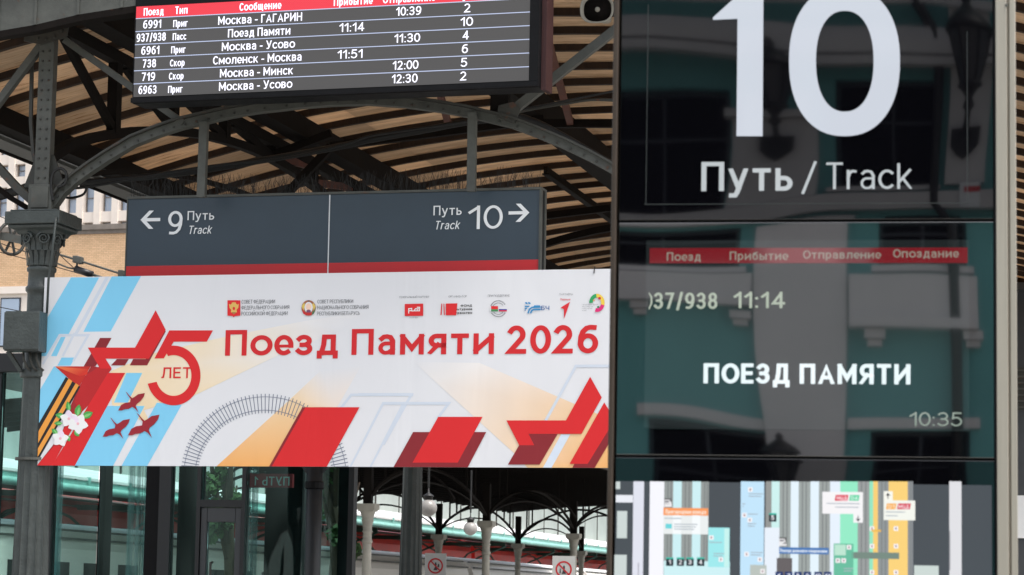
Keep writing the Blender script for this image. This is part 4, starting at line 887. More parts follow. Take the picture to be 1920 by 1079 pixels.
for x0_, y0_, x1_, y1_, c, d in ((1155, 904, 1163, 918, (206, 216, 214), 2), (1155, 929, 1187, 943, (236, 238, 246), 3), (1157, 959, 1176, 1010, (206, 216, 214), 3), (1152, 1041, 1175, 1110, (206, 216, 214), 3), (1244, 953, 1328, 967, (250, 158, 96), 4), (1244, 967, 1328, 1002, (236, 240, 240), 4), (1248, 983, 1260, 992, (110, 214, 222), 5), (1244, 1052, 1368, 1215, (208, 242, 246), 3), (1328, 990, 1368, 1064, (160, 234, 238), 4), (1358, 992, 1367, 1064, (200, 244, 240), 5), (1433, 990, 1461, 1215, (234, 242, 252), 4), (1406, 1060, 1437, 1215, (188, 196, 190), 5), (1461, 1027, 1554, 1039, (70, 120, 184), 5), (1456, 1047, 1485, 1215, (104, 98, 100), 5), (1563, 1020, 1600, 1215, (106, 190, 160), 4), (1565, 1022, 1586, 1042, (190, 230, 210), 5), (1596, 1036, 1686, 1048, (120, 140, 130), 4), (1542, 923, 1618, 964, (248, 246, 248), 5), (1600, 964, 1618, 981, (248, 246, 248), 5), (1657, 922, 1674, 940, (250, 250, 240), 5), (1657, 939, 1716, 976, (246, 248, 240), 5), (1714, 1061, 1760, 1215, (206, 218, 214), 3)):
    mr(mq, x0_, y0_, x1_, y1_, L3(*c), d)
for x_ in (1262, 1298): mr(mq, x_, 967, x_+15, 1002, L3(248, 252, 254), 5)
for px_, py_ in ((1407, 919), (1396, 967), (1406, 976), (1400, 1040), (1425, 1050), (1334, 1009), (1352, 1050), (1635, 992), (1680, 992), (1635, 1025), (1680, 1025), (1592, 1027), (1571, 1052), (1582, 1052), (1430, 1072), (1635, 1074), (1680, 1074)): mr(mq, px_-4.2, py_-4.2, px_+4.2, py_+4.2, L3(250, 246, 248), 7); mr(mq, px_-1.2, py_-2, px_+1.2, py_+2, L3(140, 100, 110), 8)
for px_, py_, wd, n in ((1404, 926, 27, 2), (1403, 964, 18, 1), (1402, 982, 16, 2), (1408, 1036, 22, 2), (1330, 1017, 24, 1), (1338, 1038, 20, 2), (1246, 972, 32, 1), (1264, 983, 44, 3), (1550, 944, 62, 1), (1566, 951, 44, 1), (1661, 960, 36, 1), (1661, 967, 22, 1), (1392, 945, 6, 3), (1582, 1066, 18, 2)):
    for i in range(n): mr(mq, px_, py_+i*4.6, px_+wd-i*3, py_+1.7+i*4.6, L3(170, 180, 190), 8)
mr(mq, 1634, 994, 1652, 998, L3(240, 190, 90), 8); mr(mq, 1780, 996, 1782, 1070, L3(170, 170, 175), 3); mr(mq, 1196, 1056, 1198, 1100, L3(170, 170, 180), 3)
for px_ in (1246, 1461):
    py_ = 935 if px_ == 1246 else 1008
    mr(mq, px_, py_, px_+14, py_+13, L3(110, 112, 112), 5); mq.poly([K(px_, py_+16), K(px_+14, py_+16), K(px_+13, py_+8), K(px_+9, py_+3), K(px_, py_+3)], y-.0024, L3(246, 244, 246)); mr(mq, px_+1, py_+5, px_+9, py_+8, L3(130, 130, 136), 8)
mq.obj('map_fields', M['map_print'], kiosk)
mt = MB()
def mtext(s, pl, pr, pyb, pyc, wt, col, d=9):
    a, zb1 = K(pl, pyb); c = K(pr, pyb)[0]; h = K(pl, pyc)[1]-zb1; text(mt, s, a, c, zb1, h, wt, y-.0004*(d+1), L3(*col))
mtext('Пригородные поезда', 1248, 1324, 964, 956, .2, (255, 226, 206)); mtext('Поезда дальнего следования', 1463, 1551, 1036, 1030, .22, (226, 236, 250))
for s, cx, cy in (('1', 1256, 1054), ('2', 1276, 1054), ('3', 1294, 1054), ('4', 1314, 1054), ('5', 1449, 971)):
    mr(mt, cx-7, cy-8, cx+7, cy-5, L3(60, 190, 170), 6); mr(mt, cx-7, cy-5, cx+7, cy+8, L3(28, 40, 48), 6); wd = 2 if s == '1' else 3; mtext(s, cx-wd, cx+wd, cy+5, cy-3.5, .2, (235, 235, 240))
for s, cx in (('6', 1461), ('7', 1479), ('8', 1496), ('9', 1514), ('10', 1534), ('11', 1552)):
    mr(mt, cx-7, 1073, cx+7, 1088, L3(24, 52, 110), 6); wd = 3 if len(s) == 1 else 4.6; mtext(s, cx-wd, cx+wd, 1085, 1076.5, .2, (235, 235, 245))
def tagp(x0_, y0_, x1_, y1_, c): mt.poly([K(x0_, y1_), K(x1_-2, y1_), K(x1_, y0_), K(x0_+2, y0_)], y-.0004*7, L3(*c))
tagp(1565, 929, 1591, 940, (222, 50, 76)); tagp(1592, 929, 1612, 940, (100, 214, 166)); mtext('МЦД', 1569, 1588, 938, 931.5, .2, (255, 225, 230)); mtext('D4', 1596, 1608, 938, 931.5, .2, (220, 250, 235))
tagp(1661, 945, 1681, 956, (250, 180, 90)); tagp(1682, 945, 1708, 956, (214, 50, 76)); mtext('D1', 1665, 1677, 954, 947.5, .2, (255, 235, 210)); mtext('МЦД', 1685, 1704, 954, 947.5, .2, (255, 225, 230))
for cx, cy, sg in ((1609, 973, 1), (1665, 931, -1)):
    mr(mt, cx-.8, cy-5, cx+.8, cy+5, L3(40, 40, 50), 7); mt.poly([K(cx, cy+6*sg), K(cx-4, cy+1*sg), K(cx-2.4, cy+0*sg), K(cx, cy+3*sg), K(cx+2.4, cy), K(cx+4, cy+1*sg)][::1 if sg > 0 else -1], y-.0004*9, L3(40, 40, 50))
mt.obj('map_lettering', M['map_print'], kiosk)
# ================================================================== GREEN STATION BUILDING BEHIND THE CAMERA (seen only in the totem's glass)
# the pane's plane: point KF.o, normal -KF.V. Mirror image of a facade standing 20.5 m beyond the pane
n2 = Vector((KF.V.x, KF.V.y)); ko = Vector((KF.o.x, KF.o.y))
def refl(p): d = Vector((p[0], p[1]))-ko; r = d-2*d.dot(n2)*n2; return Vector((r.x+ko.x, r.y+ko.y))
VF = frame_at(1500, 540, 29.0, R(8.5))                   # where the mirror image stands
a_, b_ = refl(VF.o), refl(VF.o+VF.U)
ux = (a_-b_).normalized()                                # local x runs the other way in the real world
RFyaw = math.atan2(-ux.y, ux.x); RF = Frame(a_.x, a_.y, RFyaw)
def Q(px, py, y=0): x, z_ = VF.wall(px, py, y); return -x, z_
bld = thing('station_building', 'green and grey stucco station building reflected in the black totem glass', 'building', RF)
T_ = MB()
def rect(mb, x0, y0, x1, y1, ya, yb):
    p, q = Q(x0, (y0+y1)/2), Q(x1, (y0+y1)/2); zb2, zt2 = Q((x0+x1)/2, y1)[1], Q((x0+x1)/2, y0)[1]; mb.box(min(p[0], q[0]), max(p[0], q[0]), ya, yb, zb2, zt2)
WINS = [(1130, 150, 1388, 395), (1540, 125, 1765, 352), (1090, 420, 1410, 505), (1632, 425, 1830, 512), (1200, 792, 1440, 1010), (1620, 790, 1830, 1010)]
# wall with real openings: pieces between window columns
X = sorted({Q(x, 500)[0] for w_ in WINS for x in (w_[0], w_[2])}); 
xL, xR = -9.0, 13.0
zs = [0, 13]
wb = MB(); wb.box(xL, xR, .30, .60, 0, 11); wb.obj('inner_wall', M['window_dark'], bld)
cols = {}
def wall_piece(x0, x1, z0, z1): 
    if x1-x0 > .01 and z1-z0 > .01: wb2.box(x0, x1, 0, .295, z0, z1)
wb2 = MB()
wr = [(min(Q(a, (b1+b2)/2)[0], Q(c, (b1+b2)/2)[0]), max(Q(a, (b1+b2)/2)[0], Q(c, (b1+b2)/2)[0]), Q((a+c)/2, b2)[1], Q((a+c)/2, b1)[1]) for a, b1, c, b2 in WINS]
zl = sorted({0, 11, *[r[2] for r in wr], *[r[3] for r in wr]})
for z0, z1 in zip(zl, zl[1:]):
    zc = (z0+z1)/2; op = sorted((r[0], r[1]) for r in wr if r[2] < zc < r[3]); x = xL
    for a, c in op: wall_piece(x, max(a, x), z0, z1); x = max(x, c)
    wall_piece(x, xR, z0, z1)
wb2.obj('wall', M['teal_wall'], bld)
for (a, b1, c, b2), (x0, x1, z0, z1) in zip(WINS, wr):
    f = MB(); t = .05
    f.box(x0+.001, x0+t, .10, .16, z0+.001, z1-.001); f.box(x1-t, x1-.001, .10, .16, z0+.001, z1-.001); f.box(x0+t+.001, x1-t-.001, .10, .16, z0+.001, z0+t); f.box(x0+t+.001, x1-t-.001, .10, .16, z1-t, z1-.001)
    xm_ = (x0+x1)/2; f.box(xm_-.02, xm_+.02, .11, .15, z0+t, z1-t); f.box(x0+t, xm_-.021, .11, .15, z0+(z1-z0)*.66, z0+(z1-z0)*.66+.035); f.box(xm_+.021, x1-t, .11, .15, z0+(z1-z0)*.66, z0+(z1-z0)*.66+.035)
    fo = f.obj('window', M['window_frame'], bld); p = MB(); p.box(x0+.01, x1-.01, .17, .18, z0+.01, z1-.01); p.obj('pane', M['window_dark'], fo)
    s_ = MB(); s_.box(x0-.08, x1+.08, -.09, -.002, z0-.07, z0-.002); s_.obj('sill', M['grey_stucco'], bld)
def part(name, rects, m, ya, yb):
    for r in rects: mb = MB(); rect(mb, *r, ya, yb); mb.obj(name, M[m], bld)
part('pilaster', [(1392, 196, 1512, 370), (1436, 425, 1574, 1010), (1790, 20, 1880, 352), (900, 100, 1010, 1010), (1995, 20, 2110, 1010)], 'grey_stucco', -.12, -.003)
part('cornice', [(700, 76, 2200, 96), (700, 100, 2200, 112)], 'grey_stucco', -.28, -.124)
part('frieze', [(700, 18, 2200, 30), (700, 60, 2200, 74)], 'grey_stucco', -.2, -.124)
part('string_course', [(700, 372, 2200, 412)], 'grey_stucco', -.16, -.003)
part('window_hood', [(1120, 520, 1434, 566), (1578, 530, 1850, 596)], 'grey_stucco', -.16, -.003)
part('window_hood', [(1130, 567, 1434, 582), (1578, 597, 1850, 612)], 'grey_stucco', -.22, -.003)
for x_, y_ in ((1192, 584), (1412, 592), (1624, 614), (1838, 614)):
    mb = MB(); rect(mb, x_-20, y_, x_+20, y_+14, -.16, -.003); rect(mb, x_-14, y_+15, x_+14, y_+26, -.11, -.003); mb.obj('bracket', M['grey_stucco'], bld)
part('window_surround', [(1180, 770, 1434, 788), (1578, 766, 1850, 786)], 'grey_stucco', -.06, -.003)
part('roof', [(700, -420, 2200, -395)], 'window_frame', -.4, 2.0)
part('corner_pilaster_cap', [(1380, 182, 1524, 195)], 'grey_stucco', -.2, -.003)
dp = MB(); pts = [(1698, -120), (1700, 20), (1752, 60), (1760, 110), (1762, 400), (1800, 440), (1806, 1010)]
dp.tube([(Q(*p)[0], -.14, Q(*p)[1]) for p in pts], .07, 10); dp.obj('drain_pipe', M['iron'], bld, True)
def lantern(cx, yt, yb, label, yy=-.55, group='wall lanterns of the station building'):
    t = thing('wall_lantern', label, 'wall lantern', RF); x, zt_ = Q(cx, yt, 0); zb2 = Q(cx, yb, 0)[1]; h = zt_-zb2; o = Vector((x, yy, zb2))
    def add(name, mb, m, sm=False): ob = mb.obj(name, M[m], t, sm); ob.location = o
    lan = MB(); r = h*.16
    lan.lathe([(r*.45, h*.50), (r*1.0, h*.80), (r*.98, h*.805), (r*.43, h*.505)], n=6); add('lantern_glass', lan, 'lantern_glass')
    for k in range(6):
        a = k*math.pi/3; mb = MB(); mb.bar((r*.46*math.cos(a), r*.46*math.sin(a), h*.50), (r*1.03*math.cos(a), r*1.03*math.sin(a), h*.805), r*.09, r*.09, (-math.sin(a), math.cos(a), 0)); add('glazing_bar', mb, 'iron')
    cap = MB(); cap.lathe([(r*1.22, h*.80), (r*1.25, h*.815), (r*.95, h*.86), (r*.35, h*.92), (r*.18, h*.94), (r*.26, h*.96), (r*.14, h*.985), (.003, h)], n=12); add('cap', cap, 'iron', True)
    st_ = MB(); st_.lathe([(r*.1, h*.30), (r*.3, h*.34), (r*.16, h*.40), (r*.36, h*.45), (r*.62, h*.48), (r*.55, h*.505), (r*.1, h*.51)], n=12); add('stem', st_, 'iron', True)
    ar = MB(); ar.tube([(0, 0, h*.32), (0, -yy*.4, h*.24), (0, -yy*.75, h*.28), (0, -yy-.02, h*.26)], r*.14, 8); add('arm', ar, 'iron', True)
    sh = MB(); sh.prism([(-r*.75, h*.26), (r*.75, h*.26), (r*.72, h*.12), (r*.4, h*.05), (0, 0), (-r*.4, h*.05), (-r*.72, h*.12)], -yy-.06-.12, -yy-.13); add('wall_plate', sh, 'iron')
lantern(1455, 92, 280, 'black hexagonal wall lantern reflected between the digits one and zero')
lantern(1830, 25, 292, 'larger black wall lantern reflected at the right edge of the totem glass', -.75)
lantern(1463, 797, 985, 'black wall lantern reflected low on the display below the train name')
po_ = thing('wall_poster', 'small white notice with a red strip reflected beside the right lantern', 'notice', RF)
mb = MB(); rect(mb, 1828, 352, 1872, 410, -.19, -.17); mb.obj('sheet', M['white_print'], po_); mb = MB(); rect(mb, 1838, 362, 1872, 375, -.196, -.191); mb.obj('strip', M['sign_red'], po_)
# ================================================================== HOUSES BEHIND THE LEFT COLUMN
HF = frame_at(120, 430, 200.0, R(18.2))
def H_(px, py, y=0): return HF.wall(px, py, y)
bh = thing('brick_building', 'long yellow brick wall with grey coping seen left of the banner', 'building', HF)
cz = H_(120, 434)[1]; zl_ = H_(20, 538)[1]
DX = H_(420, 500)[0]
b = MB(); b.box(-45, DX, 0, 10, zl_, cz); b.obj('wall', M['brick'], bh)
HF2 = HF
b = MB(); b.box(-45.1, DX+.1, -.3, 10.2, cz+.002, cz+.4); b.box(-45.1, DX+.1, -.12, -.002, cz-.3, cz-.001); b.obj('coping', M['coping'], bh)
b = MB(); b.box(-45, DX, -.05, 9, zl_-.55, zl_-.002); b.obj('stone_band', M['office_stone'], bh)
b = MB(); b.box(-45, DX, .2, 9, 0, zl_-.552); b.obj('lower_wall', M['office_stone'], bh)
for k in range(-18, int(DX/2.6)):
    b = MB(); x = k*2.6; b.box(x, x+1.7, .10, .19, zl_-4.6, zl_-.85); f = b.obj('window', M['window_frame'], bh); p = MB(); p.box(x+.1, x+1.6, .08, .098, zl_-4.5, zl_-.95); p.obj('pane', M['office_glass'], f)
OF = frame_at(120, 400, 290.0, R(24))
def O_(px, py, y=0): return OF.wall(px, py, y)
ob = thing('office_building', 'tall pale pink stone office block with a grid of blue windows behind the brick building', 'building', OF)
pitch = O_(177, 400)[0]-O_(144, 400)[0]; xw = O_(157, 380)[0]; ww = pitch*.64; zref = O_(167, 399)[1]
hp = (O_(33, 294)[1]-O_(33, 388)[1])
fl = []
zz = zref
sc1 = zref-O_(167, 442)[1]
# storeys: tall and short rows alternate
rows = []; z = O_(167, 442)[1]; short = O_(167, 418)[1]-z; gap = (zref-O_(167, 418)[1]); tall = hp*.58
for k in range(-3, 4):
    base = z+k*(short+gap+tall+gap*1.0); rows.append((base, base+short)); rows.append((base+short+gap, base+short+gap+tall))
zmin, zmax = min(r[0] for r in rows)-gap, max(r[1] for r in rows)+gap
# piers and spandrels
x0_, n_ = xw-pitch*14, 23
b = MB(); b.box(x0_-3, x0_+pitch*n_+3, .9, 14, 0, zmax+2); b.obj('core', M['office_stone'], ob)
b = MB(); b.box(x0_-3, x0_+pitch*n_+3, -.2, .9, 0, zmin); b.obj('base', M['office_stone'], ob)
b = MB(); b.box(x0_-3, x0_+pitch*n_+3, -.3, 14, zmax+.001, zmax+3); b.obj('parapet', M['office_stone'], ob)
pm = MB(); pm.box(-(pitch-ww)/2, (pitch-ww)/2, -.25, .88, zmin+.002, zmax); p0 = pm.obj('pier', M['office_stone'], ob); p0.location.x = x0_-(pitch-ww)/2
for k in range(1, n_+1): copy_obj(p0, ob, (x0_-(pitch-ww)/2+pitch*k, 0, 0))
for (a, c), (d, e) in zip(rows, rows[1:]): b = MB(); b.box(x0_, x0_+pitch*n_, -.1, .86, c, d); b.obj('spandrel', M['office_stone'], ob)
protos = {}
for i, (z0, z1) in enumerate(rows):
    key = round(z1-z0, 4)
    for k in range(n_):
        if key not in protos:
            f = MB(); f.box(.0, .12, .45, .6, 0, z1-z0); f.box(ww-.12, ww, .45, .6, 0, z1-z0); f.box(.121, ww-.121, .45, .6, z1-z0-.12, z1-z0); f.box(.121, ww-.121, .46, .6, (z1-z0)*.5-.04, (z1-z0)*.5+.04)
            o = f.obj('window', M['coping'], ob); g2 = MB(); g2.box(.05, ww-.05, .62, .66, .02, z1-z0-.02); g2.obj('pane', M['office_glass'], o); protos[key] = o; o.location = (x0_+pitch*k, 0, z0)
        else:
            src = protos[key]; c = copy_obj(src, ob, (x0_+pitch*k, 0, z0)); copy_obj(src.children[0], c)
# ================================================================== OVERHEAD LINE FITTINGS
EF = frame_at(40, 450, 34, R(13.6))
def e_(px, py, y=0): x, z_ = EF.wall(px, py, y); return (x, y, z_)
tw = thing('tension_wheel', 'rusty spoked tensioning wheel hanging left of the ornate capital', 'wheel', EF)
cx, _, cz_ = e_(22, 448); r = abs(e_(22, 418)[2]-cz_)
b = MB(); b.tube([(cx+r*.62*math.cos(2*math.pi*k/28), .12*math.cos(2*math.pi*k/28), cz_+r*math.sin(2*math.pi*k/28)) for k in range(29)], .022, 8); b.obj('rim', M['grey_paint'], tw, True)
for k in range(3):
    a = k*math.pi/3+.9; b = MB(); b.bar((cx+r*.6*math.cos(a), 0, cz_+r*.98*math.sin(a)), (cx-r*.6*math.cos(a), 0, cz_-r*.98*math.sin(a)), .03, .02); b.obj('spoke', M['grey_paint'], tw)
b = MB(); b.bar(e_(-30, 437, -.05), e_(40, 451, -.05), .10, .05); b.obj('arm', M['light_steel'], tw)
rod = thing('overhead_rod', 'grey overhead line rod with clamp sloping right from the capital', 'rod', EF)
b = MB(); b.tube([e_(60, 462), e_(140, 487), e_(232, 516), e_(330, 545)], .014, 8); b.obj('tube', M['light_steel'], rod, True)
for px_, py_ in ((143, 488), (150, 490), (228, 515)): b = MB(); q = e_(px_, py_); b.box(q[0]-.035, q[0]+.035, -.05, .05, q[2]-.04, q[2]+.05); b.obj('clamp', M['light_steel'], rod, bev=.01)
b = MB(); b.bar(e_(145, 488), e_(144, 502), .02, .02); b.obj('drop_link', M['light_steel'], rod)
ins = thing('insulator', 'black cylindrical insulator on a wire below the overhead rod', 'insulator', EF)
b = MB(); b.tube([e_(141, 505, .0), e_(173, 516, .0)], .045, 14); b.obj('body', M['insulator'], ins, True)
b = MB(); b.tube([e_(108, 495), e_(128, 503), e_(140, 505)], .011, 8); b.tube([e_(174, 516), e_(186, 520), e_(200, 525)], .018, 8); b.obj('fitting', M['light_steel'], ins, True)
for i, (pts, lb) in enumerate((([(-60, 425), (0, 407), (60, 430), (140, 505)], 'steep'), ([(-60, 440), (0, 457), (105, 493)], 'middle'), ([(-60, 455), (0, 474), (100, 500), (240, 540)], 'lowest'), ([(-60, 565), (40, 585)], 'short'))):
    w_ = MB(); w_.tube([e_(*p) for p in pts], .006, 5); o = w_.obj('overhead_wire', M['cable']); o.location = EF.o; o.rotation_euler = (0, 0, -EF.yaw)
    tag(o, ['thin black wire rising over the tension wheel beside the brick wall', 'thin black wire running down to the black insulator', 'thin black wire low across the yellow brick wall', 'short thin wire across the pale windows left of the column'][i], 'wire', 'overhead wires by the left column')
# ================================================================== GLASS PAVILION
PF = frame_at(300, 960, 28.5, R(15))
def p_(px, py, y=0): return PF.wall(px, py, y)
pav = thing('glass_pavilion', 'glass walled pavilion with dark metal frames standing under the banner', 'pavilion', PF)
ptop = p_(20, 665)[1]; pbt = p_(20, 700)[1]
xa_, xb_ = p_(-160, 960)[0], p_(664, 960)[0]; DEP = 5.5
b = MB(); b.box(xa_, xb_, -.12, DEP, pbt, ptop); b.obj('roof', M['iron2'] if 'iron2' in M else M.setdefault('iron2', mat('anthracite', (.018, .020, .023), .45, 0, .15, 3)), pav, bev=.01)
M['anth'] = M['iron2']
mull = []
def post(x0, x1, name='frame_post', y0=-.05, y1=.07, m='anth', z1=None): b = MB(); a, c = p_(x0, 970)[0], p_(x1, 970)[0]; b.box(a, c, y0, y1, 0, z1 or pbt-.002); return b.obj(name, M[m], pav)
for a, c in ((-12, -4), (90, 100), (300, 322), (371, 378), (455, 462), (576, 584), (655, 665)): post(a, c)
post(274, 300, 'pier', -.03, .3, 'black')
panes = [(-150, -12), (-4, 90), (100, 182), (186, 274), (322, 371), (462, 576), (584, 655)]
for a, c in panes:
    g3 = MB(); x0, x1 = p_(a, 970)[0], p_(c, 970)[0]; g3.box(x0+.002, x1-.002, .0, .012, .05, pbt-.004); g3.obj('pane', M['pavilion_glass'], pav)
tr = p_(420, 944)[1]
b = MB(); a, c = p_(378, 970)[0], p_(455, 970)[0]; b.box(a+.001, c-.001, -.05, .07, tr-.045, tr+.03); b.obj('transom', M['anth'], pav)
g3 = MB(); g3.box(a+.002, c-.002, 0, .012, tr+.032, pbt-.004); g3.obj('pane', M['pavilion_glass'], pav)
dr = MB(); d1, d0 = p_(390, 980)[0], p_(443, 980)[0]; dt = tr-.05; gl_t = p_(415, 980)[1]
dr.box(a+.004, d1, -.03, .05, 0, dt); dr.box(d0, c-.004, -.03, .05, 0, dt); dr.box(d1+.001, d0-.001, -.03, .05, gl_t, dt); dr.box(d1+.001, d0-.001, -.03, .05, 0, .25); door = dr.obj('door', M['iron3'] if 'iron3' in M else M.setdefault('iron3', mat('door_grey', (.065, .07, .078), .45, 0, .1, 3)), pav, bev=.006)
g3 = MB(); g3.box(d1+.002, d0-.002, .0, .01, .252, gl_t-.002); g3.obj('pane', M['pavilion_glass'], door)
hd = MB(); hx, hz = p_(400, 1052); hd.tube([(hx, -.03, hz-.02), (hx, -.08, hz-.02), (hx, -.08, hz-.9), (hx, -.03, hz-.9)], .014, 8); hd.obj('handle', M['light_steel'], door, True)
# inside: slim dark stands and pale curtains
for i, (px0, px1, yy) in enumerate(((184, 196, 1.0), (333, 372, 1.6), (497, 566, 1.8), (634, 655, 1.4))):
    b = MB(); b.box(p_(px0, 970, yy)[0], p_(px1, 970, yy)[0], yy, yy+.2, 0, pbt-.01); b.obj('inner_partition', M['black'], pav)
for x0, x1 in ((100, 114), (238, 274), (462, 482)):
    rws = []; a, c = p_(x0, 970, .7)[0], p_(x1, 970, .7)[0]; n = 24
    cur = MB(); cur.grid([[(a+(c-a)*k/n, .7+.05*math.sin(k*1.9)+.02*math.sin(k*.7), z_) for k in range(n+1)] for z_ in (.05, pbt-.15)]); 
    m_ = M.setdefault('curtain', None) or None
    if m_ is None:
        m_ = bpy.data.materials.new('sheer_film'); m_.use_nodes = True; NN = m_.node_tree.nodes; LL = m_.node_tree.links; NN.remove(NN['Principled BSDF'])
        t1 = NN.new('ShaderNodeBsdfTransparent'); t2 = NN.new('ShaderNodeBsdfTranslucent'); t2.inputs[0].default_value = (.55, .75, .75, 1); mx = NN.new('ShaderNodeMixShader'); mx.inputs[0].default_value = .30; LL.new(t1.outputs[0], mx.inputs[1]); LL.new(t2.outputs[0], mx.inputs[2]); LL.new(mx.outputs[0], NN['Material Output'].inputs[0]); M['curtain'] = m_
    cur.obj('sheer_curtain', m_, pav, True)
# round dark post with Y bracket before the panes
pf = thing('signal_post', 'dark round post with a forked top standing before the pavilion glass', 'post', PF)
x, zf = p_(590, 900, -.5); b = MB(); b.tube([(x, -.5, 0), (x, -.5, zf+.5)], .085, 16); b.obj('pole', M['anth'], pf, True)
for sg in (-1, 1): b = MB(); b.bar((x, -.5, zf-.02), (x+sg*.16, -.5, zf+.18), .035, .04); b.obj('fork', M['anth'], pf)
b = MB(); b.lathe([(.09, zf-.1), (.1, zf-.09), (.1, zf-.03), (.09, zf-.02)], x, -.5, 16); b.obj('collar', M['black'], pf)
# mirrored panel added behind the glass to stand in for a sign's reflection
rs = thing('sign_reflection', 'dark red sign with mirror-read lettering hanging behind the pavilion glass', 'sign', PF)
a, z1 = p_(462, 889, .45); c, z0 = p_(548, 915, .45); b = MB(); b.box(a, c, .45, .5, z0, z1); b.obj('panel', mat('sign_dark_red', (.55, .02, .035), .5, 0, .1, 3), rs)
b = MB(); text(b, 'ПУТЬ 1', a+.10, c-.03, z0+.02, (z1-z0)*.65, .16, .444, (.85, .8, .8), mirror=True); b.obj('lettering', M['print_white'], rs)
# tree behind the pavilion
def tree(px, py, Y, h, rad, label, grp, n=1500):
    p = P(px, py, Y); rt = thing('leafy_tree', label, 'tree', loc=(p.x, p.y, 0), group=grp); rg = random.Random(px)
    t = MB(); t.tube([(0, 0, 0), (.1, .05, h*.4), (-.05, 0, h*.75)], [.16, .11, .04], 8); t.obj('trunk', M['bark'], rt, True)
    for k in range(5):
        a = k*1.26; l = MB(); l.tube([(0.05, 0, h*(.35+.05*k)), (rad*.5*math.cos(a), rad*.5*math.sin(a), h*(.5+.06*k)), (rad*.85*math.cos(a), rad*.85*math.sin(a), h*(.62+.07*k))], [.06, .04, .015], 6); l.obj('limb', M['bark'], rt, True)
    cr_ = MB(); cl = [(rg.gauss(0, .5)*rad, rg.gauss(0, .5)*rad, h*(.68+rg.gauss(0, .15)), rg.uniform(.25, .5)*rad) for _ in range(16)]
    for _ in range(n):
        c0 = rg.choice(cl); d = Vector((rg.gauss(0, 1), rg.gauss(0, 1), rg.gauss(0, 1))).normalized()*c0[3]*rg.random()**.4; q = Vector(c0[:3])+d
        u = Vector((rg.gauss(0, 1), rg.gauss(0, 1), rg.gauss(0, 1))).normalized()*.075; v = u.cross(Vector((rg.gauss(0, 1), rg.gauss(0, 1), rg.gauss(0, 1)))).normalized()*.045
        cr_.face([q-u, q+v, q+u, q-v])
    cr_.obj('crown', M['leaf'], rt)
tree(622, 960, 46, 5.9, .55, 'leafy green tree behind the right end of the pavilion', 'trees behind the pavilion')
tree(424, 980, 43, 5.0, .45, 'leafy green tree behind the pavilion door', 'trees behind the pavilion')
# ================================================================== SECOND CANOPY ON THE NEXT PLATFORM
QF = frame_at(690, 950, 72.0, R(13.4))
def q_(px, py, y=0): return QF.wall(px, py, y)
zc2 = q_(690, 947)[1]
c2 = thing('distant_canopy', 'dark platform canopy on white cast iron columns beyond the banner', 'canopy', QF)
vs_ = []
for px_ in (912, 1088):                                   # where the near row meets the photo's columns
    vs_.append(QF.side(px_, 1000, 0)[0])
bayv = vs_[0]
print('canopy bay', vs_)
row1 = [bayv*k for k in range(0, 5)]; U2 = -6.0
def icol(u, v, detail):
    nm = lambda mb, n, m='ivory', sm=True: setattr(mb.obj(n, M[m], c2, sm), 'location', (u, v, 0))
    s_ = MB(); s_.lathe([(.17, 0), (.17, .5), (.135, .6), (.12, zc2-1.05)], n=24, flute=.10, fl=(.62, zc2-1.06)); nm(s_, 'shaft', sm=False)
    s_ = MB(); s_.lathe([(.12, zc2-1.05), (.145, zc2-1.0), (.145, zc2-.96), (.12, zc2-.93), (.12, zc2-.75), (.15, zc2-.72), (.12, zc2-.69), (.13, zc2-.55), (.17, zc2-.42), (.15, zc2-.38), (.18, zc2-.26), (.22, zc2-.16), (.19, zc2-.14)], n=20); nm(s_, 'capital')
    s_ = MB(); s_.box(-.25, .25, -.25, .25, zc2-.14, zc2+.02); s_.box(-.22, .22, -.22, .22, zc2-.18, zc2-.141); nm(s_, 'abacus', sm=False)
    s_ = MB(); s_.box(-.11, .11, -.11, .11, zc2+.022, zc2+1.2); nm(s_, 'post', 'dark_steel', False)
for v in row1: icol(0, v, True)
for v in row1: icol(U2, v+bayv*.25, False)
def arch2(u0, v0, u1, v1, rise, name='arched_brace', m='dark_steel', r=.05):
    b = MB(); b.tube([(u0+(u1-u0)*k/12, v0+(v1-v0)*k/12, zc2+.15+rise*math.sin(math.pi*k/12)**.75) for k in range(13)], r, 6); b.obj(name, M[m], c2, True)
for i, v in enumerate(row1[:-1]):
    arch2(0, v, 0, v+bayv, 1.15); arch2(U2, v+bayv*.25, U2, v+bayv*1.25, 1.15)
    arch2(0, v, 0, v+bayv, .75, r=.03); arch2(U2, v+bayv*.25, U2, v+bayv*1.25, .72, r=.03)
    for t in (.12, .2, .8, .88):
        for u, off in ((0, 0), (U2, .25)):
            zt_ = zc2+.15+1.15*math.sin(math.pi*t)**.75; b = MB(); b.tube([(u, v+bayv*(off+t), zt_), (u, v+bayv*(off+t), zc2+2.1)], .035, 6); b.obj('strut', M['dark_steel'], c2)
    arch2(0, v, 2.6, v+bayv*.12, .9, 'outrigger', r=.035); arch2(0, v, U2, v+bayv*.25, 1.3, r=.045)
    arch2(0, v, bayv*.0+2.6, v-.8, .8, 'outrigger', 'dark_steel', .03)
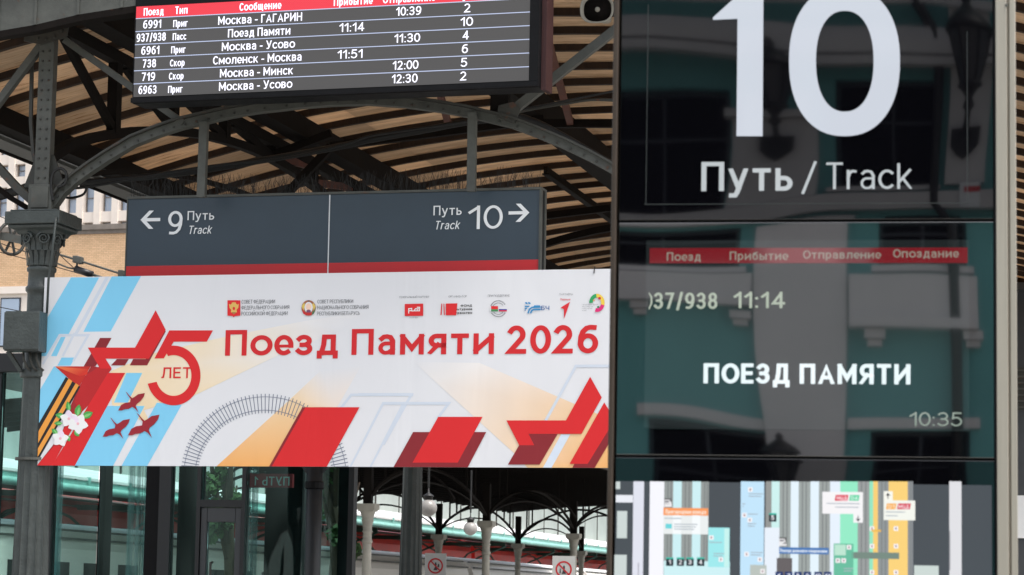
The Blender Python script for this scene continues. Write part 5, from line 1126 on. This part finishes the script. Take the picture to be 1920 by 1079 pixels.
# roof: a sheet with rafters
def zr2(u): return zc2+2.2-.010*(u+3.0)**2
ur = [-9.5+13.2*k/12 for k in range(13)]
v0_, v1_ = row1[0]-7, row1[-1]+4
b = MB(); b.grid([[(u, v0_, zr2(u)+.25), (u, v1_, zr2(u)+.25), (u, v1_, zr2(u)+.3), (u, v0_, zr2(u)+.3)] for u in ur], True, True); b.obj('roof_sheet', M['dark_steel'], c2)
k = 0; v = v0_
jm = MB(); jm.grid([[(u, -.05, zr2(u)), (u, .05, zr2(u)), (u, .05, zr2(u)+.245), (u, -.05, zr2(u)+.245)] for u in ur], True, True); jj = jm.obj('rafter', M['dark_steel'], c2); jj.location.y = v0_+.3
nj = int((v1_-v0_)/1.1)
for k in range(1, min(nj, 110)): copy_obj(jj, c2, (0, v0_+.3+1.1*k, 0))
b = MB(); b.box(3.7, 3.85, v0_, v1_, zr2(3.7)-.05, zr2(3.7)+.3); b.obj('fascia', M['rust_dark'] if 'rust_dark' in M else M.setdefault('rust_dark', mat('fascia_brown', (.045, .034, .028), .7)), c2)
b = MB(); b.box(3.2, 3.9, v0_, v1_, zr2(3.7)+.31, zr2(3.7)+.33); b.obj('edge_sheet', M['pale_roof'], c2)
# globes
for i, (px_, py_, Y_, r_, lb) in enumerate(((803, 953, 52, 16.5, 'white opal globe lamp hanging right of the dark shaft under the banner'), (882, 992, 62, 12.8, 'white opal globe lamp hanging lower left of the middle white column'))):
    p = P(px_, py_, Y_); t = thing('globe_lamp', lb, 'globe lamp', loc=p, group='globe lamps under the far canopy'); r = r_/FPX*Y_
    b = MB(); b.lathe([(r*math.sin(math.pi*k/14)+.0005, -r*math.cos(math.pi*k/14)) for k in range(15)], n=24); b.obj('globe', M['globe'], t, True)
    b = MB(); b.lathe([(r*.48, r*.86), (r*.5, r*1.2), (r*.62, r*1.3), (r*.58, r*1.4), (r*.25, r*1.6), (r*.1, r*1.75), (r*.06, r*2.4)], n=14); b.obj('cap', M['iron'], t, True)
    b = MB(); b.tube([(0, 0, r*2.3), (0, 0, 1.2 if i == 0 else 1.35)], .02, 6); b.obj('rod', M['iron'], t)
# prohibition signs
def nosign(x0, y0, x1, y1, Y, label, kind_):
    f = frame_at((x0+x1)/2, y0, Y, R(8)); t = thing('prohibition_sign', label, 'sign', f, group='prohibition signs by the trains')
    a, z1 = f.wall(x0, y0); c, z0 = f.wall(x1, y1); wd = c-a
    b = MB(); b.box(a, c, 0, .03, z0, z1); b.obj('panel', M['white_sign'] if 'white_sign' in M else M.setdefault('white_sign', mat('sign_white', (.42, .42, .40), .5, 0, .1, 2)), t)
    cx, cz2, r = (a+c)/2, z1-wd*.58, wd*.36; b = MB()
    for k in range(32):
        t0, t1 = 2*math.pi*k/32, 2*math.pi*(k+1)/32; b.face([(cx+r*math.cos(t0), -.004, cz2+r*math.sin(t0)), (cx+r*.8*math.cos(t0), -.004, cz2+r*.8*math.sin(t0)), (cx+r*.8*math.cos(t1), -.004, cz2+r*.8*math.sin(t1)), (cx+r*math.cos(t1), -.004, cz2+r*math.sin(t1))][::-1], lin((176, 26, 34)))
    stroke(b, [(cx-r*.62, cz2+r*.62), (cx+r*.62, cz2-r*.62)], r*.17, -.008, lin((176, 26, 34)), lambda p, q: (p, q), -99, 99)
    b.obj('ring', M['print_white'], t)
    b = MB(); bk = (.03, .03, .035); s_ = r
    b.poly([(cx-s_*.05, cz2+s_*.45), (cx+s_*.12, cz2+s_*.45), (cx+s_*.16, cz2+s_*.1), (cx+s_*.06, cz2-s_*.1), (cx-s_*.1, cz2+s_*.05)], -.006, bk)
    b.poly([(cx-s_*.02, cz2-s_*.02), (cx+s_*.14, cz2-s_*.02), (cx+s_*.3, cz2-s_*.55), (cx-s_*.25, cz2-s_*.55)], -.006, bk)
    if kind_: b.poly([(cx-s_*.5, cz2-s_*.5), (cx-s_*.34, cz2-s_*.5), (cx-s_*.36, cz2+s_*.05), (cx-s_*.48, cz2+s_*.05)], -.006, bk)
    else: b.poly([(cx+s_*.25, cz2-s_*.1), (cx+s_*.4, cz2+s_*.3), (cx+s_*.5, cz2+s_*.25), (cx+s_*.52, cz2-s_*.2)], -.006, bk)
    b.obj('pictogram', M['print_white'], t)
    b = MB(); b.box(cx-.03, cx+.03, .035, .09, 0, z1); b.obj('post', M['grey_paint'], t)
    b = MB(); b.box(a-.01, c+.01, -.006, .034, z0-.03, z0-.001); b.obj('frame', M['sign_red'], t)
nosign(797, 1038, 836, 1081, 48, 'white square sign with red no-climbing circle right of the dark shaft', 0)
nosign(1036, 1043, 1078, 1090, 60, 'white square sign with red no-walking circle left of the far white column', 1)
# ---- cabin at the right edge
CBF = frame_at(1896, 700, 42, R(10)); cb = thing('service_cabin', 'dark grey service cabin with pale lower panels at the far right edge', 'cabin', CBF)
a, zt5 = CBF.wall(1890, 548); c = a+6; z5 = [CBF.wall(1912, q)[1] for q in (690, 705, 770, 800, 930, 1010)]
b = MB(); b.box(a, c, 0, 4, 0, zt5); b.obj('body', M['iron3x'] if 'iron3x' in M else M.setdefault('iron3x', mat('cabin_grey', (.05, .055, .062), .6, 0, .2, 2)), cb)
b = MB(); b.box(a-.1, c, -.25, 4.1, zt5+.002, zt5+.12); b.obj('roof', M['iron3x'], cb)
b = MB(); b.box(a+.02, c, -.02, -.002, z5[2], z5[0]); b.obj('louvre_panel', M['grey_paint'], cb)
for k in range(7): b = MB(); zz = z5[2]+(z5[0]-z5[2])*(k+.5)/7; b.box(a+.03, c, -.05, -.022, zz-.012, zz+.012); b.obj('slat', M['light_steel'], cb)
b = MB(); b.box(a+.02, c, -.02, -.002, z5[5], z5[4]); b.obj('notice_panel', M['white_print'], cb)
# ================================================================== TRAINS
def train(px, py, Y, top, label, name, body, strip, dbl=False, roof='pale_roof'):
    f = frame_at(px, py, Y, R(13.6)); t = thing(name, label, 'train', f); z = top
    v0, v1 = -75, 110; prof = [(0, .9), (0, z-.75), (.06, z-.55), (.25, z-.28), (.6, z-.12), (1.4, z), (2.2, z-.12), (2.6, z-.28), (2.8, z-.6), (2.8, .9)]
    L = 24.5
    v = v0
    while v < v1:
        b = MB(); b.grid([[(-x, v+.4, zz), (-x, v+L-.4, zz)] for x, zz in prof[:3]]+[[(-.0-0.061, v+.4, z-.549), (-.061, v+L-.4, z-.549)]]); 
        bb = MB(); bb.grid([[(-x, vv, zz) for x, zz in prof] for vv in (v+.4, v+L-.4)], True, True); car = bb.obj('carriage', M[body], t)
        rf = MB(); rf.grid([[(-x*1.0, vv, zz+.012) for x, zz in prof[3:8]]+[(-x, vv, zz+.002) for x, zz in reversed(prof[3:8])] for vv in (v+.5, v+L-.5)], True, True); rf.obj('roof', M[roof], car)
        rb = MB(); rb.box(-.05, .015, v+.5, v+L-.5, z-.5, z-.44); rb.box(-.3, -.2, v+.5, v+L-.5, z-.25, z-.2); rb.obj('gutter_rail', M['light_steel'], car)
        for k in range(9):
            wv = v+1.4+2.5*k
            for zz in ((z-2.0, z-1.1),) if not dbl else ((z-1.75, z-1.1), (z-3.6, z-2.9)):
                w3 = MB(); w3.box(-.02, .012, wv, wv+1.5, zz[0], zz[1]); w3.obj('window', M['train_dark'], car)
        v += L
    return t
train(900, 1046, 116, 1.6+P(900, 1046, 116).z-1.6, 'cream passenger train with pale roof standing under the far canopy', 'passenger_train', 'train_white', None)
train(900, 1012, 150, P(900, 1012, 150).z, 'red double-deck train behind the cream train and teal canopy', 'double_deck_train', 'train_red', None, True, 'train_red')
# ================================================================== TEAL CANOPY AND GLASS HALL FARTHER BACK
TF = frame_at(900, 1004, 134, R(13.4))
tc_ = thing('teal_canopy', 'teal edged platform canopy with pale metal roof behind the white columns', 'canopy', TF)
zg = P(900, 998, 134).z; zgb = P(900, 1012, 134).z; V0, V1 = -90, 120
b = MB(); b.box(-.1, .1, V0, V1, zgb, zg); b.obj('fascia', M['teal_paint'], tc_)
b = MB(); b.tube([(.22, V0, zgb+.1), (.22, V1, zgb+.1)], .12, 8); b.obj('gutter', M['teal_paint'], tc_, True)
b = MB(); b.grid([[(0.15, v, zg+.02), (-4.6, v, zg+.85), (-4.6, v, zg+.95), (.15, v, zg+.1)] for v in (V0, V1)], True, True); b.obj('roof', M['pale_roof'], tc_)
for k in range(0, 60):
    v = V0+3.5*k; b = MB() if k == 0 else None
    if k == 0: b.box(.101, .2, -.06, .06, zg-.05, zg+.12); cl0 = b.obj('gutter_clip', M['teal_paint'], tc_); cl0.location.y = v
    else: copy_obj(cl0, tc_, (0, v, 0))
for k in range(0, 18):
    v = V0+12*k
    b = MB(); b.tube([(-3, v, 0), (-3, v, zgb-1.2)], .12, 10); b.obj('column', M['green_steel'], tc_, True)
    for sg in (-1, 1):
        b = MB(); b.tube([(-3, v, zgb-1.9), (-3, v+sg*1.6, zgb-1.1), (-3, v+sg*3.4, zgb-.55), (-3, v+sg*5.9, zgb-.25)], .05, 6); b.obj('arched_brace', M['green_steel'], tc_, True)
    for sg, L_ in ((-1, 3.4), (1, 2.9)):
        b = MB(); b.tube([(-3, v, zgb-1.8), (-3+sg*L_*.5, v, zgb-.8), (-3+sg*L_, v, zgb-.2)], .05, 6); b.obj('outrigger', M['green_steel'], tc_, True)
    b = MB(); b.box(-4.5, -.12, v-.06, v+.06, zgb-.2, zgb-.02); b.obj('rafter', M['green_steel'], tc_)
b = MB(); b.box(-4.6, -.12, V0, V1, zg-.06, zg-.01); b.obj('soffit', M['green_steel'], tc_)
hall = thing('glass_hall', 'tall pale glass hall with thin mullions behind the teal canopy', 'building', TF)
z0 = zg+.9; z1 = zg+9
HX = -26
b = MB(); b.box(HX-8, HX-.3, V0-20, V1+160, 0, z1); b.obj('core', M['hall'] if 'hall' in M else M.setdefault('hall', mat('hall_glass', (.36, .42, .40), .35, 0, .25, .25)), hall)
mu = MB(); mu.box(HX-.3, HX-.08, -.09, .09, 0, z1); m0 = mu.obj('mullion', M['grey_paint'], hall); m0.location.y = V0-20
pn = MB(); pn.box(HX-.25, HX-.15, .095, 6.6, 0, z1); pn0 = pn.obj('pane', M['hall'], hall); pn0.location.y = V0-20
for k in range(1, 60):
    copy_obj(m0, hall, (0, V0-20+6.7*k, 0)); c = copy_obj(pn0, hall, (random.uniform(-.04, .04), V0-20+6.7*k, 0))
b = MB(); b.box(HX+.0, HX+.35, V0-20, V1+160, zg+3.2, zg+3.5); b.obj('rail', M['office_stone'], hall)
